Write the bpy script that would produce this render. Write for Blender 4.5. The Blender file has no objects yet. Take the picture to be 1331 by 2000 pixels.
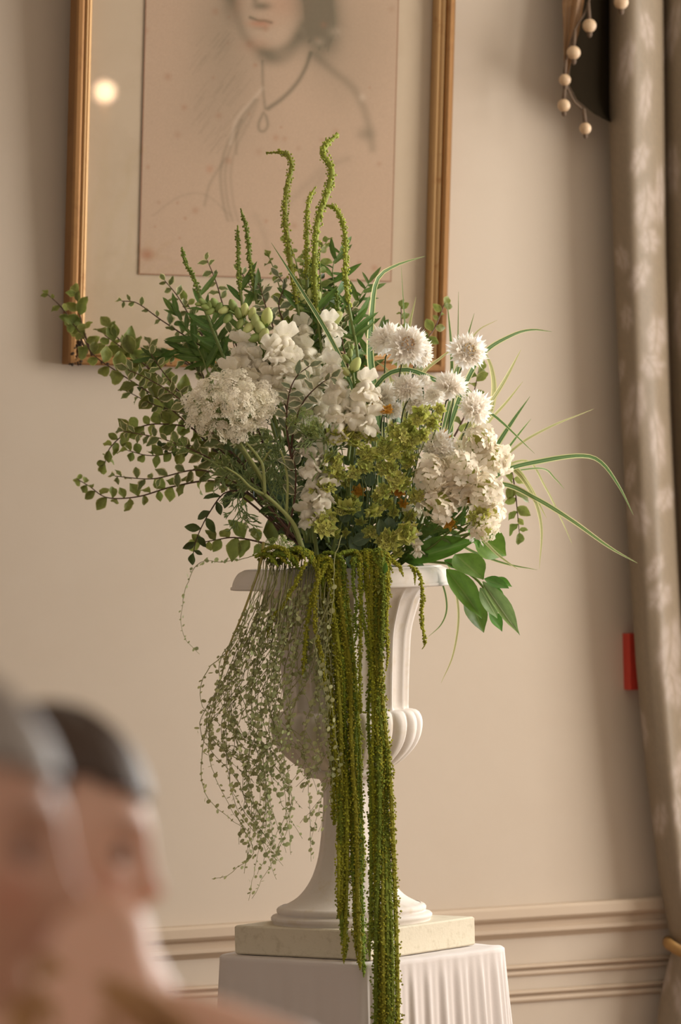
import bpy, math, random
import numpy as np
from mathutils import Vector, Matrix, noise
C = bpy.context.scene.collection
rnd = random.Random(7)
sc = bpy.context.scene
# ------------------------------------------------------------------ camera
F = 9000.0; D0 = 9.0; ZC = 1.55; RHO = math.radians(1.5)
cr, sr = math.cos(RHO), math.sin(RHO)
cam = bpy.data.objects.new('camera', bpy.data.cameras.new('camera')); C.objects.link(cam)
cam.data.sensor_fit = 'VERTICAL'; cam.data.sensor_height = 36.0; cam.data.sensor_width = 24.0
cam.data.lens = F / 2000 * 36; cam.data.clip_end = 100
cam.matrix_world = Matrix(((cr, sr, 0, 0), (0, 0, -1, -D0), (-sr, cr, 0, ZC), (0, 0, 0, 1)))
cam.data.dof.use_dof = True; cam.data.dof.focus_distance = D0 - 0.12; cam.data.dof.aperture_fstop = 3.2
sc.camera = cam
# ------------------------------------------------------------------ wall frame (the room is turned 22 degrees to the lens)
WA = math.radians(22); W0 = Vector((0, 0.75, 0))
WS = Vector((math.cos(WA), math.sin(WA), 0)); WN = Vector((math.sin(WA), -math.cos(WA), 0)); UP = Vector((0, 0, 1))
def wp(s, z, o=0.0): return W0 + WS * s + WN * o + UP * z
def ray(px, py):
    u, v = px - 665.5, 1000 - py
    return Vector(((u * cr + v * sr) / F, 1.0, (-u * sr + v * cr) / F))
CAM = Vector((0, -D0, ZC))
def at(px, py, dy=0.0): return CAM + ray(px, py) * (D0 + dy)
def onwall(px, py, off=0.0, N=None, P=None):
    d = ray(px, py); N = N or WN; P = P or (W0 + WN * off)
    return CAM + d * ((P - CAM).dot(N) / d.dot(N))
def proj(p):
    d = p.y + D0; X = p.x / d * F; Z = (p.z - ZC) / d * F
    return 665.5 + X * cr - Z * sr, 1000 - (X * sr + Z * cr)
# ------------------------------------------------------------------ light and exposure
w = bpy.data.worlds.new('world'); sc.world = w; w.use_nodes = True
w.node_tree.nodes['Background'].inputs[0].default_value = (1.0, 0.88, 0.76, 1)
w.node_tree.nodes['Background'].inputs[1].default_value = 0.43
def area(name, loc, direction, sx, sy, power, col):
    l = bpy.data.lights.new(name, 'AREA'); l.shape = 'RECTANGLE'; l.size = sx; l.size_y = sy; l.energy = power; l.color = col
    o = bpy.data.objects.new(name, l); C.objects.link(o); o.location = loc
    o.rotation_euler = Vector(direction).to_track_quat('-Z', 'Y').to_euler(); return o
area('daylight_side_window', wp(3.05, 1.85, 2.6), -WS, 2.6, 2.1, 142, (1.0, 0.95, 0.88))
area('daylight_back_window', wp(1.75, 1.85, 0.05), WN, 1.1, 2.1, 95, (0.84, 0.93, 1.0))
vs = sc.view_settings; vs.view_transform = 'Standard'; vs.look = 'None'; vs.exposure = 0.34; vs.gamma = 1.0; vs.use_curve_mapping = False
# ------------------------------------------------------------------ helpers
def lin(c):
    return tuple((x / 255 / 12.92) if x / 255 <= .04045 else (((x / 255) + .055) / 1.055) ** 2.4 for x in c) + (1,)
class MB:
    def __init__(s): s.v = []; s.f = []; s.uv = []; s.t = []
    def add(s, vs, fs, uv=None, t=None):
        o = len(s.v); s.v += [tuple(p) for p in vs]; s.f += [tuple(i + o for i in f) for f in fs]
        s.uv += list(uv) if uv is not None else [(0, 0)] * len(vs)
        s.t += list(t) if (t is not None and not isinstance(t, (int, float))) else [float(t or 0)] * len(vs)
    def box(s, c, h, M=None):
        vs = [Vector((c[0] + h[0] * a, c[1] + h[1] * b, c[2] + h[2] * d)) for a in (-1, 1) for b in (-1, 1) for d in (-1, 1)]
        if M: vs = [M @ p for p in vs]
        s.add(vs, [(0, 1, 3, 2), (4, 6, 7, 5), (0, 4, 5, 1), (2, 3, 7, 6), (0, 2, 6, 4), (1, 5, 7, 3)])
    def tube(s, pts, rad, n=6, cap=True, t=0.0):
        pts = [Vector(p) for p in pts]; m = len(pts)
        if not isinstance(rad, (list, tuple)): rad = [rad] * m
        vs = []; ref = Vector((0.3, -1, 0.2)).normalized(); nx = None
        for i, p in enumerate(pts):
            T = (pts[min(i + 1, m - 1)] - pts[max(i - 1, 0)])
            T = T.normalized() if T.length > 1e-9 else Vector((0, 0, 1))
            if nx is None:
                nx = T.cross(ref); nx = nx.normalized() if nx.length > 1e-4 else T.cross(Vector((1, 0, 0))).normalized()
            else:
                nx = (nx - T * nx.dot(T)).normalized()
            ny = T.cross(nx)
            for k in range(n):
                a = 2 * math.pi * k / n; vs.append(p + (nx * math.cos(a) + ny * math.sin(a)) * rad[i])
        fs = [(i * n + k, i * n + (k + 1) % n, (i + 1) * n + (k + 1) % n, (i + 1) * n + k) for i in range(m - 1) for k in range(n)]
        if cap: fs += [tuple(range(n))[::-1], tuple((m - 1) * n + k for k in range(n))]
        s.add(vs, fs, t=t)
    def octa(s, p, r, t=0.0, q=None):
        a = [Vector(x) * r for x in ((1, 0, 0), (-1, 0, 0), (0, 1, 0), (0, -1, 0), (0, 0, 1), (0, 0, -1))]
        if q is not None: a = [q @ x for x in a]
        s.add([p + x for x in a], [(0, 2, 4), (2, 1, 4), (1, 3, 4), (3, 0, 4), (2, 0, 5), (1, 2, 5), (3, 1, 5), (0, 3, 5)], t=t)
    def mesh(s, name, smooth=True):
        me = bpy.data.meshes.new(name); me.from_pydata(s.v, [], s.f)
        uvl = me.uv_layers.new(name='UVMap'); li = np.empty(len(me.loops), dtype=np.int32); me.loops.foreach_get('vertex_index', li)
        uvl.data.foreach_set('uv', np.array(s.uv, dtype=np.float32)[li].ravel())
        at_ = me.attributes.new('tint', 'FLOAT', 'POINT'); at_.data.foreach_set('value', np.array(s.t, dtype=np.float32))
        if smooth: me.polygons.foreach_set('use_smooth', [True] * len(me.polygons))
        me.update(); return me
def link(name, me, mat=None, parent=None, M=None, loc=None):
    if isinstance(me, MB): me = me.mesh(name)
    o = bpy.data.objects.new(name, me); C.objects.link(o)
    if mat is not None and len(me.materials) == 0: me.materials.append(mat)
    if parent is not None: o.parent = parent
    if M is not None: o.matrix_basis = M
    if loc is not None: o.location = loc
    return o
def tag(o, label=None, cat=None, group=None, kind=None):
    if label: o['label'] = label
    if cat: o['category'] = cat
    if group: o['group'] = group
    if kind: o['kind'] = kind
    return o
def thing(name, label, cat, loc, group=None):
    o = bpy.data.objects.new(name, None); C.objects.link(o); o.location = loc; o.empty_display_size = .02
    return tag(o, label, cat, group)
def smooth_path(P, m):
    P = [Vector(p) for p in P]
    if len(P) == 2: return [P[0].lerp(P[1], i / (m - 1)) for i in range(m)]
    Q = [P[0] * 2 - P[1]] + P + [P[-1] * 2 - P[-2]]; L = [0.0]
    out = []
    for i in range(len(P) - 1):
        p0, p1, p2, p3 = Q[i:i + 4]
        for k in range(12):
            t = k / 12
            out.append(0.5 * ((2 * p1) + (p2 - p0) * t + (2 * p0 - 5 * p1 + 4 * p2 - p3) * t * t + (3 * p1 - p0 - 3 * p2 + p3) * t ** 3))
    out.append(P[-1])
    for i in range(1, len(out)): L.append(L[-1] + (out[i] - out[i - 1]).length)
    res = []; j = 0
    for i in range(m):
        d = L[-1] * i / (m - 1)
        while j < len(out) - 2 and L[j + 1] < d: j += 1
        seg = L[j + 1] - L[j]; res.append(out[j].lerp(out[j + 1], (d - L[j]) / seg if seg > 1e-9 else 0))
    return res
def plen(P): return sum((P[i + 1] - P[i]).length for i in range(len(P) - 1))
def pxpath(pts, d0, d1=None):
    """pixel points of the photograph turned into points in the room, depth running from d0 to d1"""
    n = len(pts); d1 = d0 if d1 is None else d1
    return [at(p[0], p[1], p[2] if len(p) > 2 else d0 + (d1 - d0) * i / (n - 1)) for i, p in enumerate(pts)]
def orient(p, d, n, s):
    y = d.normalized(); z = n - y * n.dot(y)
    if z.length < 1e-4: z = y.orthogonal()
    z.normalize(); x = y.cross(z)
    if not hasattr(s, '__len__'): s = (s, s, s)
    return Matrix(((x.x * s[0], y.x * s[1], z.x * s[2], p.x), (x.y * s[0], y.y * s[1], z.y * s[2], p.y), (x.z * s[0], y.z * s[1], z.z * s[2], p.z), (0, 0, 0, 1)))
def rvec(r): 
    while True:
        v = Vector((r.uniform(-1, 1), r.uniform(-1, 1), r.uniform(-1, 1)))
        if .05 < v.length < 1: return v.normalized()
# ------------------------------------------------------------------ materials
def newmat(name):
    m = bpy.data.materials.new(name); m.use_nodes = True; nt = m.node_tree; return m, nt, nt.nodes, nt.links
def N(nt, typ, **kw):
    n = nt.nodes.new(typ)
    for k, v in kw.items():
        if k.startswith('i_'): n.inputs[k[2:].replace('_', ' ')].default_value = v
        elif k[0] == 'n' and k[1:].isdigit(): n.inputs[int(k[1:])].default_value = v
        else: setattr(n, k, v)
    return n
def mix(nt, fac, a, b):
    m = nt.nodes.new('ShaderNodeMix'); m.data_type = 'RGBA'
    for s, x in ((0, fac), (6, a), (7, b)):
        if isinstance(x, (tuple, float, int)): m.inputs[s].default_value = x
        else: nt.links.new(x, m.inputs[s])
    return m.outputs[2]
def vary(nt, col, amt, tintamt=0.0, hue=0.02):
    """object to object and vertex to vertex colour variation"""
    oi = nt.nodes.new('ShaderNodeObjectInfo'); hs = nt.nodes.new('ShaderNodeHueSaturation')
    mr = N(nt, 'ShaderNodeMapRange', n1=0.0, n2=1.0, n3=1 - amt, n4=1 + amt); nt.links.new(oi.outputs['Random'], mr.inputs[0])
    v = mr.outputs[0]
    if tintamt:
        a = N(nt, 'ShaderNodeAttribute', attribute_name='tint'); ma = N(nt, 'ShaderNodeMath', operation='MULTIPLY_ADD', n1=tintamt, n2=1.0)
        nt.links.new(a.outputs['Fac'], ma.inputs[0]); mm = N(nt, 'ShaderNodeMath', operation='MULTIPLY'); nt.links.new(ma.outputs[0], mm.inputs[0]); nt.links.new(v, mm.inputs[1]); v = mm.outputs[0]
    nt.links.new(v, hs.inputs['Value'])
    m2 = N(nt, 'ShaderNodeMapRange', n1=0.0, n2=1.0, n3=.5 - hue, n4=.5 + hue)
    wn = nt.nodes.new('ShaderNodeMath'); wn.operation = 'FRACT'; mu = N(nt, 'ShaderNodeMath', operation='MULTIPLY', n1=7.31); nt.links.new(oi.outputs['Random'], mu.inputs[0]); nt.links.new(mu.outputs[0], wn.inputs[0]); nt.links.new(wn.outputs[0], m2.inputs[0]); nt.links.new(m2.outputs[0], hs.inputs['Hue'])
    if isinstance(col, tuple): hs.inputs['Color'].default_value = col
    else: nt.links.new(col, hs.inputs['Color'])
    return hs.outputs[0]
def noise_tex(nt, scale, detail=4, rough=.6, coord='Object'):
    tc = nt.nodes.new('ShaderNodeTexCoord'); n = N(nt, 'ShaderNodeTexNoise', i_Scale=scale, i_Detail=detail, i_Roughness=rough)
    nt.links.new(tc.outputs[coord], n.inputs['Vector']); return n.outputs['Fac']
def ramp(nt, x, a, b):
    mr = N(nt, 'ShaderNodeMapRange', n1=a, n2=b, n3=0.0, n4=1.0); mr.interpolation_type = 'SMOOTHSTEP'; nt.links.new(x, mr.inputs[0]); return mr.outputs[0]
def bump(nt, h, strength, dist, bs):
    b = N(nt, 'ShaderNodeBump', i_Strength=strength, i_Distance=dist); nt.links.new(h, b.inputs['Height']); nt.links.new(b.outputs[0], bs.inputs['Normal'])
def leafmat(name, rgb, edge=None, edge_at=.72, rough=.5, trans=.25, amt=.22, vein=None, hue=.015, stripe=None, tip=None, spec=.4):
    m, nt, ns, ls = newmat(name); bs = ns['Principled BSDF']; bs.inputs['Roughness'].default_value = rough
    bs.inputs['Specular IOR Level'].default_value = spec
    col = lin(rgb); tc = ns.new('ShaderNodeUVMap'); sx = ns.new('ShaderNodeSeparateXYZ'); ls.new(tc.outputs[0], sx.inputs[0])
    ab = N(nt, 'ShaderNodeMath', operation='ABSOLUTE'); ls.new(sx.outputs[0], ab.inputs[0])
    cur = mix(nt, ramp(nt, noise_tex(nt, 3, 3), .35, .7), col, tuple(x * .72 for x in col[:3]) + (1,))
    if tip: cur = mix(nt, ramp(nt, sx.outputs[1], .45, 1.0), cur, lin(tip))
    if vein: 
        cur = mix(nt, ramp(nt, ab.outputs[0], .09, .03), cur, lin(vein))
    if stripe:
        wv = N(nt, 'ShaderNodeMath', operation='SINE'); mu = N(nt, 'ShaderNodeMath', operation='MULTIPLY', n1=11.0); ls.new(ab.outputs[0], mu.inputs[0]); ls.new(mu.outputs[0], wv.inputs[0])
        cur = mix(nt, ramp(nt, wv.outputs[0], -.2, .7), cur, lin(stripe))
    if edge:
        nz = noise_tex(nt, 9, 2); ad = N(nt, 'ShaderNodeMath', operation='MULTIPLY_ADD', n1=.35, n2=-.17); ls.new(nz, ad.inputs[0])
        a2 = N(nt, 'ShaderNodeMath', operation='ADD'); ls.new(ab.outputs[0], a2.inputs[0]); ls.new(ad.outputs[0], a2.inputs[1])
        cur = mix(nt, ramp(nt, a2.outputs[0], edge_at - .06, edge_at + .06), cur, lin(edge))
    cur = vary(nt, cur, amt, hue=hue); ls.new(cur, bs.inputs['Base Color'])
    if trans:
        tr = ns.new('ShaderNodeBsdfTranslucent'); ls.new(cur, tr.inputs[0]); mx = N(nt, 'ShaderNodeMixShader', n0=trans)
        ls.new(bs.outputs[0], mx.inputs[1]); ls.new(tr.outputs[0], mx.inputs[2]); ls.new(mx.outputs[0], ns['Material Output'].inputs[0])
    return m
def plain(name, rgb, rough=.6, amt=.0, tintamt=0.0, metal=0.0, bumpn=None, spots=None, trans=0.0, hue=.01):
    m, nt, ns, ls = newmat(name); bs = ns['Principled BSDF']; bs.inputs['Roughness'].default_value = rough; bs.inputs['Metallic'].default_value = metal
    cur = lin(rgb)
    if spots: cur = mix(nt, ramp(nt, noise_tex(nt, spots[1], 5, .65), spots[2], spots[3]), cur, lin(spots[0]))
    if amt or tintamt: cur = vary(nt, cur, amt, tintamt, hue)
    if isinstance(cur, tuple): bs.inputs['Base Color'].default_value = cur
    else: ls.new(cur, bs.inputs['Base Color'])
    if bumpn: bump(nt, noise_tex(nt, bumpn[0], 5, .6), bumpn[1], bumpn[2], bs)
    if trans:
        tr = ns.new('ShaderNodeBsdfTranslucent')
        if isinstance(cur, tuple): tr.inputs[0].default_value = cur
        else: ls.new(cur, tr.inputs[0])
        mx = N(nt, 'ShaderNodeMixShader', n0=trans); ls.new(bs.outputs[0], mx.inputs[1]); ls.new(tr.outputs[0], mx.inputs[2]); ls.new(mx.outputs[0], ns['Material Output'].inputs[0])
    return m
def vcolmat(name, attr='paint', rough=.8, bumpn=None, trans=0):
    m, nt, ns, ls = newmat(name); bs = ns['Principled BSDF']; bs.inputs['Roughness'].default_value = rough
    a = N(nt, 'ShaderNodeAttribute', attribute_name=attr); ls.new(a.outputs['Color'], bs.inputs['Base Color'])
    if bumpn: bump(nt, noise_tex(nt, bumpn[0], 5, .6), bumpn[1], bumpn[2], bs)
    return m
def gridmesh(name, P, col=None, uv=None, closed=False):
    """P: (rows, cols, 3) array; optional linear colours (rows, cols, 3)"""
    r, c, _ = P.shape; me = bpy.data.meshes.new(name)
    i = np.arange(r - 1)[:, None]; j = np.arange(c if closed else c - 1)[None, :]
    j2 = (j + 1) % c; q = np.stack([i * c + j, i * c + j2, (i + 1) * c + j2, (i + 1) * c + j], -1).reshape(-1, 4)
    me.from_pydata(P.reshape(-1, 3).tolist(), [], q.tolist())
    if col is not None:
        a = me.color_attributes.new('paint', 'FLOAT_COLOR', 'POINT'); a.data.foreach_set('color', np.concatenate([col.reshape(-1, 3), np.ones((r * c, 1))], 1).astype(np.float32).ravel())
    me.polygons.foreach_set('use_smooth', [True] * len(me.polygons)); me.update(); return me
def nlin(c): 
    c = np.asarray(c, float) / 255; return np.where(c <= .04045, c / 12.92, ((c + .055) / 1.055) ** 2.4)
# ================================================================== the room
M_wall = plain('wall_paint', (199, 184, 167), .75, spots=((195, 179, 161), 1.3, .4, .7), bumpn=(60, .08, .002))
M_trim = plain('trim_paint', (196, 176, 154), .5, bumpn=(30, .08, .002))
M_floor = plain('oak_floor', (120, 92, 66), .5, spots=((96, 72, 50), 3, .4, .7))
M_white = plain('ceiling_paint', (225, 218, 205), .8)
def wbox(mb, s0, s1, z0, z1, o0, o1):
    M = Matrix((( WS.x, WN.x, 0, W0.x), (WS.y, WN.y, 0, W0.y), (0, 0, 1, 0), (0, 0, 0, 1)))
    mb.box(((s0 + s1) / 2, (o0 + o1) / 2, (z0 + z1) / 2), ((s1 - s0) / 2, (o1 - o0) / 2, (z1 - z0) / 2), M)
def struct(name, mb, m, parent=None):
    o = link(name, mb.mesh(name, smooth=False), m, parent)
    if parent is None: o['kind'] = 'structure'
    return o
DZ = proj  # noqa
ZR = onwall(1000, 1770, .02).z            # top of the chair rail
b = MB(); wbox(b, -4.5, 1.15, 0, 3.2, -.15, 0); wbox(b, 1.15, 2.35, 0, .55, -.15, 0); wbox(b, 1.15, 2.35, 2.9, 3.2, -.15, 0); wbox(b, 2.35, 3.2, 0, 3.2, -.15, 0)
struct('wall_back', b, M_wall)
b = MB(); wbox(b, 3.2, 3.35, 0, 3.2, -.15, 1.2); wbox(b, 3.2, 3.35, 0, .7, 1.2, 4.0); wbox(b, 3.2, 3.35, 2.95, 3.2, 1.2, 4.0); wbox(b, 3.2, 3.35, 0, 3.2, 4.0, 6.5)
struct('wall_right', b, M_wall)
b = MB(); wbox(b, -4.5, 3.35, -.1, 0, -.15, 11.5); struct('floor', b, M_floor)
b = MB(); wbox(b, -4.5, 3.35, 3.2, 3.3, -.15, 6.5); struct('ceiling', b, M_white)
# windows: sash frames and glazing bars
def window(name, s0, s1, z0, z1, o0, o1, side):
    wb = MB(); t = .05
    if side == 'back':
        for a, c in ((s0, s0 + t), (s1 - t, s1), ((s0 + s1) / 2 - .02, (s0 + s1) / 2 + .02)): wbox(wb, a, c, z0, z1, -.12, -.06)
        for a in (z0, z0 + (z1 - z0) / 3, z0 + 2 * (z1 - z0) / 3, z1 - t): wbox(wb, s0, s1, a, a + t * .8, -.12, -.06)
    else:
        for a, c in ((o0, o0 + t), (o1 - t, o1), ((o0 + o1) / 2 - .02, (o0 + o1) / 2 + .02)): wbox(wb, 3.26, 3.32, z0, z1, a, c)
        for a in (z0, z0 + (z1 - z0) / 3, z0 + 2 * (z1 - z0) / 3, z1 - t): wbox(wb, 3.26, 3.32, a, a + t * .8, o0, o1)
    struct(name, wb, M_white)
window('window_1', 1.15, 2.35, .55, 2.9, 0, 0, 'back'); window('window_2', 0, 0, .7, 2.95, 1.2, 4.0, 'side')
def profile(name, prof, s0, s1, m):
    """moulding: (z, off) profile swept along the wall"""
    b = MB(); n = len(prof)
    vs = [wp(s, z, o) for s in (s0, s1) for z, o in prof]
    b.add(vs, [(i, i + 1, n + i + 1, n + i) for i in range(n - 1)] + [tuple(range(n))[::-1], tuple(range(n, 2 * n))])
    return struct(name, b, m)
def hump(z, h, o, n=6): return [(z - h * i / n, .001 + o * math.sin(math.pi * i / n) ** .6) for i in range(n + 1)]
profile('trim_1', [(ZR, 0), (ZR, .030), (ZR - .006, .034), (ZR - .024, .034), (ZR - .030, .028), (ZR - .036, .016), (ZR - .046, .014), (ZR - .050, .020), (ZR - .058, .020), (ZR - .066, .008), (ZR - .072, 0)], -4.45, 1.12, M_trim)
profile('trim_2', hump(ZR - .127, .012, .012) + hump(ZR - .140, .014, .007), -4.45, 1.12, M_trim)
profile('trim_3', hump(ZR - .182, .012, .011) + hump(ZR - .195, .016, .008), -4.45, 1.12, M_trim)
profile('baseboard_back', [(.16, 0), (.16, .014), (.13, .022), (.0, .022), (0, 0)], -4.45, 1.12, M_trim)
# ================================================================== red call point, half behind the curtain
rp = thing('call_point', 'red break-glass alarm box on the wall, half hidden by the curtain', 'alarm', onwall(1240, 1292, .0))
M_red = plain('red_plastic', (186, 52, 36), .55)
b = MB(); pc = onwall(1218, 1292, .0); s_ = (pc - W0).dot(WS); z_ = pc.z; hz = .061; wd = .118
def wl(mb, *a):
    k = MB(); wbox(k, *a); mb.add([Vector(p) - rp.location for p in k.v], k.f)
wl(b, s_, s_ + .025, z_ - hz, z_ + hz, 0, .035); wl(b, s_ + wd - .025, s_ + wd, z_ - hz, z_ + hz, 0, .035)
wl(b, s_ + .025, s_ + wd - .025, z_ + hz - .03, z_ + hz, 0, .035); wl(b, s_ + .025, s_ + wd - .025, z_ - hz, z_ - hz + .03, 0, .035)
link('housing', b.mesh('housing', False), M_red, rp)
b = MB(); wl(b, s_ + .024, s_ + wd - .024, z_ - hz + .028, z_ + hz - .028, 0, .026); link('glass_panel', b.mesh('glass_panel', False), plain('pale_panel', (150, 150, 140), .2), rp)
# ================================================================== framed drawing
BL = onwall(129, 712, .03); BR = onwall(866, 728, .03)
e1 = (BR - BL).normalized(); lean = math.radians(3.4)
nrm = (WN * math.cos(lean) - UP * math.sin(lean)).normalized()     # the glass looks slightly down
e1 = (e1 - nrm * e1.dot(nrm)).normalized(); e2 = nrm.cross(e1).normalized()
if e2.z < 0: e2 = -e2
FW = (BR - BL).length; FH = 1.23; FT = .040
def fp(a, bb, o=0.0): return BL + e1 * a + e2 * bb + nrm * o
M_gold = plain('gilt_wood', (150, 108, 62), .45, metal=.45, spots=((112, 72, 34), 9, .5, .75), bumpn=(70, .25, .002))
M_gold2 = plain('gilt_inner', (190, 152, 104), .45, metal=.35, spots=((150, 96, 44), 14, .55, .75), bumpn=(90, .2, .001))
fr = thing('picture_frame', 'large gilt-framed portrait drawing hanging crooked on the cream wall', 'picture', BL)
def rail(name, path_prof, corner_fn, mat):
    # four mitred sides, each its own part
    cs = [((0, 0), (1, 1)), ((FW, 0), (-1, 1)), ((FW, FH), (-1, -1)), ((0, FH), (1, -1))]
    for k in range(4):
        (a0, b0), (da, db) = cs[k]; (a1, b1), (da1, db1) = cs[(k + 1) % 4]
        b = MB(); n = len(path_prof)
        vs = [fp(a0 + da * i, b0 + db * i, o) - BL for i, o in path_prof] + [fp(a1 + da1 * i, b1 + db1 * i, o) - BL for i, o in path_prof]
        b.add(vs, [(i, n + i, n + (i + 1) % n, (i + 1) % n) for i in range(n)])
        link(name, b.mesh(name, False), mat, fr)
rail('frame_rail', [(0, -.026), (0, .014), (.004, .018), (.012, .018), (.017, .015), (.020, .008), (.021, -.026)], None, M_gold)
rail('inner_moulding', [(.0205, -.02), (.0205, .010), (.024, .013), (.028, .010), (.029, .007), (.031, .009), (.035, .008), (.038, .002), (.038, -.02)], None, M_gold2)
# chipped gilding at the lower corners
b = MB()
for k in range(70):
    a = rnd.choice([rnd.gauss(.02, .012), rnd.uniform(.05, .30)]); q = fp(abs(a), rnd.uniform(.001, .012) if a > .04 else rnd.uniform(.0, .05), .0165) - BL
    b.octa(q, rnd.uniform(.002, .0055))
link('chipped_gilding', b, plain('bare_gesso', (52, 38, 24), .9), fr)['kind'] = 'stuff'
b = MB(); b.add([fp(.03, .03, -.022) - BL, fp(FW - .03, .03, -.022) - BL, fp(FW - .03, FH - .03, -.022) - BL, fp(.03, FH - .03, -.022) - BL], [(0, 1, 2, 3)])
link('mount_board', b.mesh('mount_board', False), plain('mount_board', (196, 178, 156), .9, spots=((190, 171, 148), 6, .4, .7)), fr)
# --- the drawing: pencil and chalk bust on toned paper, printed into the sheet's own colours
PL = BL + nrm * (-.019)
def onpic(px, py): return onwall(px, py, N=nrm, P=PL)
def pic_ab(p): q = p - BL; return q.dot(e1), q.dot(e2)
a0, b0 = pic_ab(onpic(271, 536)); a1, _b = pic_ab(onpic(765, 551)); b0 = min(b0, _b) * .5 + max(b0, _b) * .5; b1 = FH - .15
na, nb = 340, 560
A, Bq = np.meshgrid(np.linspace(a0, a1, na), np.linspace(b0, b1, nb))
e1n, e2n, nn, BLn = (np.array(v) for v in (e1, e2, nrm, BL))
PW = BLn + A[..., None] * e1n + Bq[..., None] * e2n + nn * (-.019)
dd = PW[..., 1] + D0; X = PW[..., 0] / dd * F; Z = (PW[..., 2] - ZC) / dd * F
U = 665.5 + X * cr - Z * sr; V = 1000 - (X * sr + Z * cr)      # where each point of the sheet lies on the drawing's own layout
dark = np.zeros_like(U); light = np.zeros_like(U); red = np.zeros_like(U)
def stroke(arr, pts, w, amt, taper=False):
    P = smooth_path([(x, y, 0) for x, y in pts], 40); best = np.full(U.shape, 1e9)
    for i in range(len(P) - 1):
        x0, y0, x1, y1 = P[i].x, P[i].y, P[i + 1].x, P[i + 1].y; L2 = (x1 - x0) ** 2 + (y1 - y0) ** 2 + 1e-9
        t = np.clip(((U - x0) * (x1 - x0) + (V - y0) * (y1 - y0)) / L2, 0, 1)
        best = np.minimum(best, (U - x0 - t * (x1 - x0)) ** 2 + (V - y0 - t * (y1 - y0)) ** 2)
    arr += amt * np.exp(-best / (2 * w * w))
def blob(arr, x, y, sx, sy, amt, rot=0):
    c, s = math.cos(math.radians(rot)), math.sin(math.radians(rot)); dx, dy = U - x, V - y
    arr += amt * np.exp(-(((dx * c + dy * s) / sx) ** 2 + ((-dx * s + dy * c) / sy) ** 2) / 2)
rs = np.random.RandomState(3)
for x, y, sx, sy, a in ((450, 120, 60, 110, .22), (430, 20, 40, 90, .20), (700, 60, 60, 90, .20), (560, -230, 190, 90, .25), (400, 230, 60, 60, .08), (640, 330, 50, 60, .06)): blob(dark, x, y, sx, sy, a)
# hair, swept up around the head
for x, y, sx, sy, a in ((628, 60, 24, 34, 1.0), (622, 0, 22, 44, 1.0), (612, -60, 30, 50, .8), (580, -150, 70, 40, 1.0), (500, -165, 60, 34, .9), (455, -95, 18, 55, .8), (448, -20, 9, 40, .35)): blob(dark, x, y, sx, sy, a)
for k in range(46):
    x = rs.uniform(600, 650); y = rs.uniform(-60, 80); stroke(dark, [(x, y - 25), (x + rs.uniform(-8, 8), y), (x + rs.uniform(-14, 14), y + 25)], 1.6, .16)
blob(light, 655, 62, 9, 7, .35); blob(light, 624, 82, 8, 6, .3)
# face
blob(dark, 513, 12, 11, 5, .75); blob(dark, 500, 5, 5, 8, .25); stroke(dark, [(489, 34), (505, 40), (518, 41), (530, 44)], 2.2, .7); blob(red, 508, 46, 15, 5, .9); blob(dark, 510, 55, 10, 3, .2)
blob(red, 552, 10, 26, 20, .3); blob(red, 500, 88, 18, 10, .3); blob(red, 462, 10, 10, 18, .25)
stroke(dark, [(451, -30), (462, 25), (478, 70), (505, 97), (535, 100), (570, 85), (590, 50)], 7, .28)
stroke(dark, [(515, 104), (540, 112), (562, 104), (585, 75)], 11, .45); blob(dark, 528, 115, 14, 8, .25); blob(light, 525, 70, 22, 14, .12)
stroke(dark, [(470, -72), (485, -78), (502, -72)], 3, .8); stroke(dark, [(545, -72), (562, -80), (580, -70)], 3, .8); stroke(dark, [(465, -96), (485, -104), (505, -96)], 3, .5); stroke(dark, [(543, -98), (563, -106), (586, -94)], 3, .5)
stroke(dark, [(512, -80), (506, -30), (498, 0)], 4, .25)
# neck, necklace, shoulders, dress
stroke(dark, [(607, 104), (596, 135), (578, 165), (552, 192), (524, 212)], 3.0, .62); stroke(dark, [(513, 120), (514, 170), (518, 212)], 2.2, .35)
stroke(dark, [(514, 222), (506, 240), (507, 254), (516, 256), (523, 246), (521, 230), (515, 220)], 2.2, .42)
stroke(dark, [(618, 110), (650, 138), (688, 170), (708, 205), (722, 250), (728, 290)], 6, .28); blob(dark, 650, 160, 40, 60, .12, -40)
stroke(light, [(513, 172), (490, 200), (462, 235), (450, 280)], 3, .35)
for dx in (0, 9, 20): stroke(dark, [(497 + dx * .4, 195), (466 + dx, 240), (441 + dx, 290), (431 + dx, 340), (436 + dx, 395), (445 + dx, 430)], 2.4, .26 - dx * .006)
stroke(dark, [(462, 300), (463, 260), (472, 235)], 2.2, .2); stroke(dark, [(440, 310), (410, 360), (400, 400)], 2.4, .2)
stroke(dark, [(600, 395), (628, 350), (655, 320), (680, 310)], 5, .14); stroke(dark, [(560, 400), (600, 360), (630, 330)], 6, .12); stroke(dark, [(500, 420), (520, 470), (522, 520)], 5, .10); stroke(dark, [(300, 420), (350, 385), (400, 380), (450, 420)], 2, .10)
blob(dark, 714, 262, 11, 9, .35); blob(light, 708, 190, 5, 6, .5)
for k in range(60):
    x = rs.uniform(370, 470); y = rs.uniform(80, 300); l = rs.uniform(20, 45); stroke(dark, [(x, y), (x + l * .6, y - l * .8)], 1.3, .07)
for k in range(60):   # foxing
    x, y = rs.uniform(275, 775), rs.uniform(-300, 545); r = rs.uniform(1.5, 5.0); blob(red, x, y, r, r, rs.uniform(.15, .5)); blob(dark, x, y, r, r, .10)
blob(red, 287, 497, 9, 7, .9); blob(dark, 287, 497, 9, 7, .25); blob(red, 410, 330, 5, 5, .5)
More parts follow.
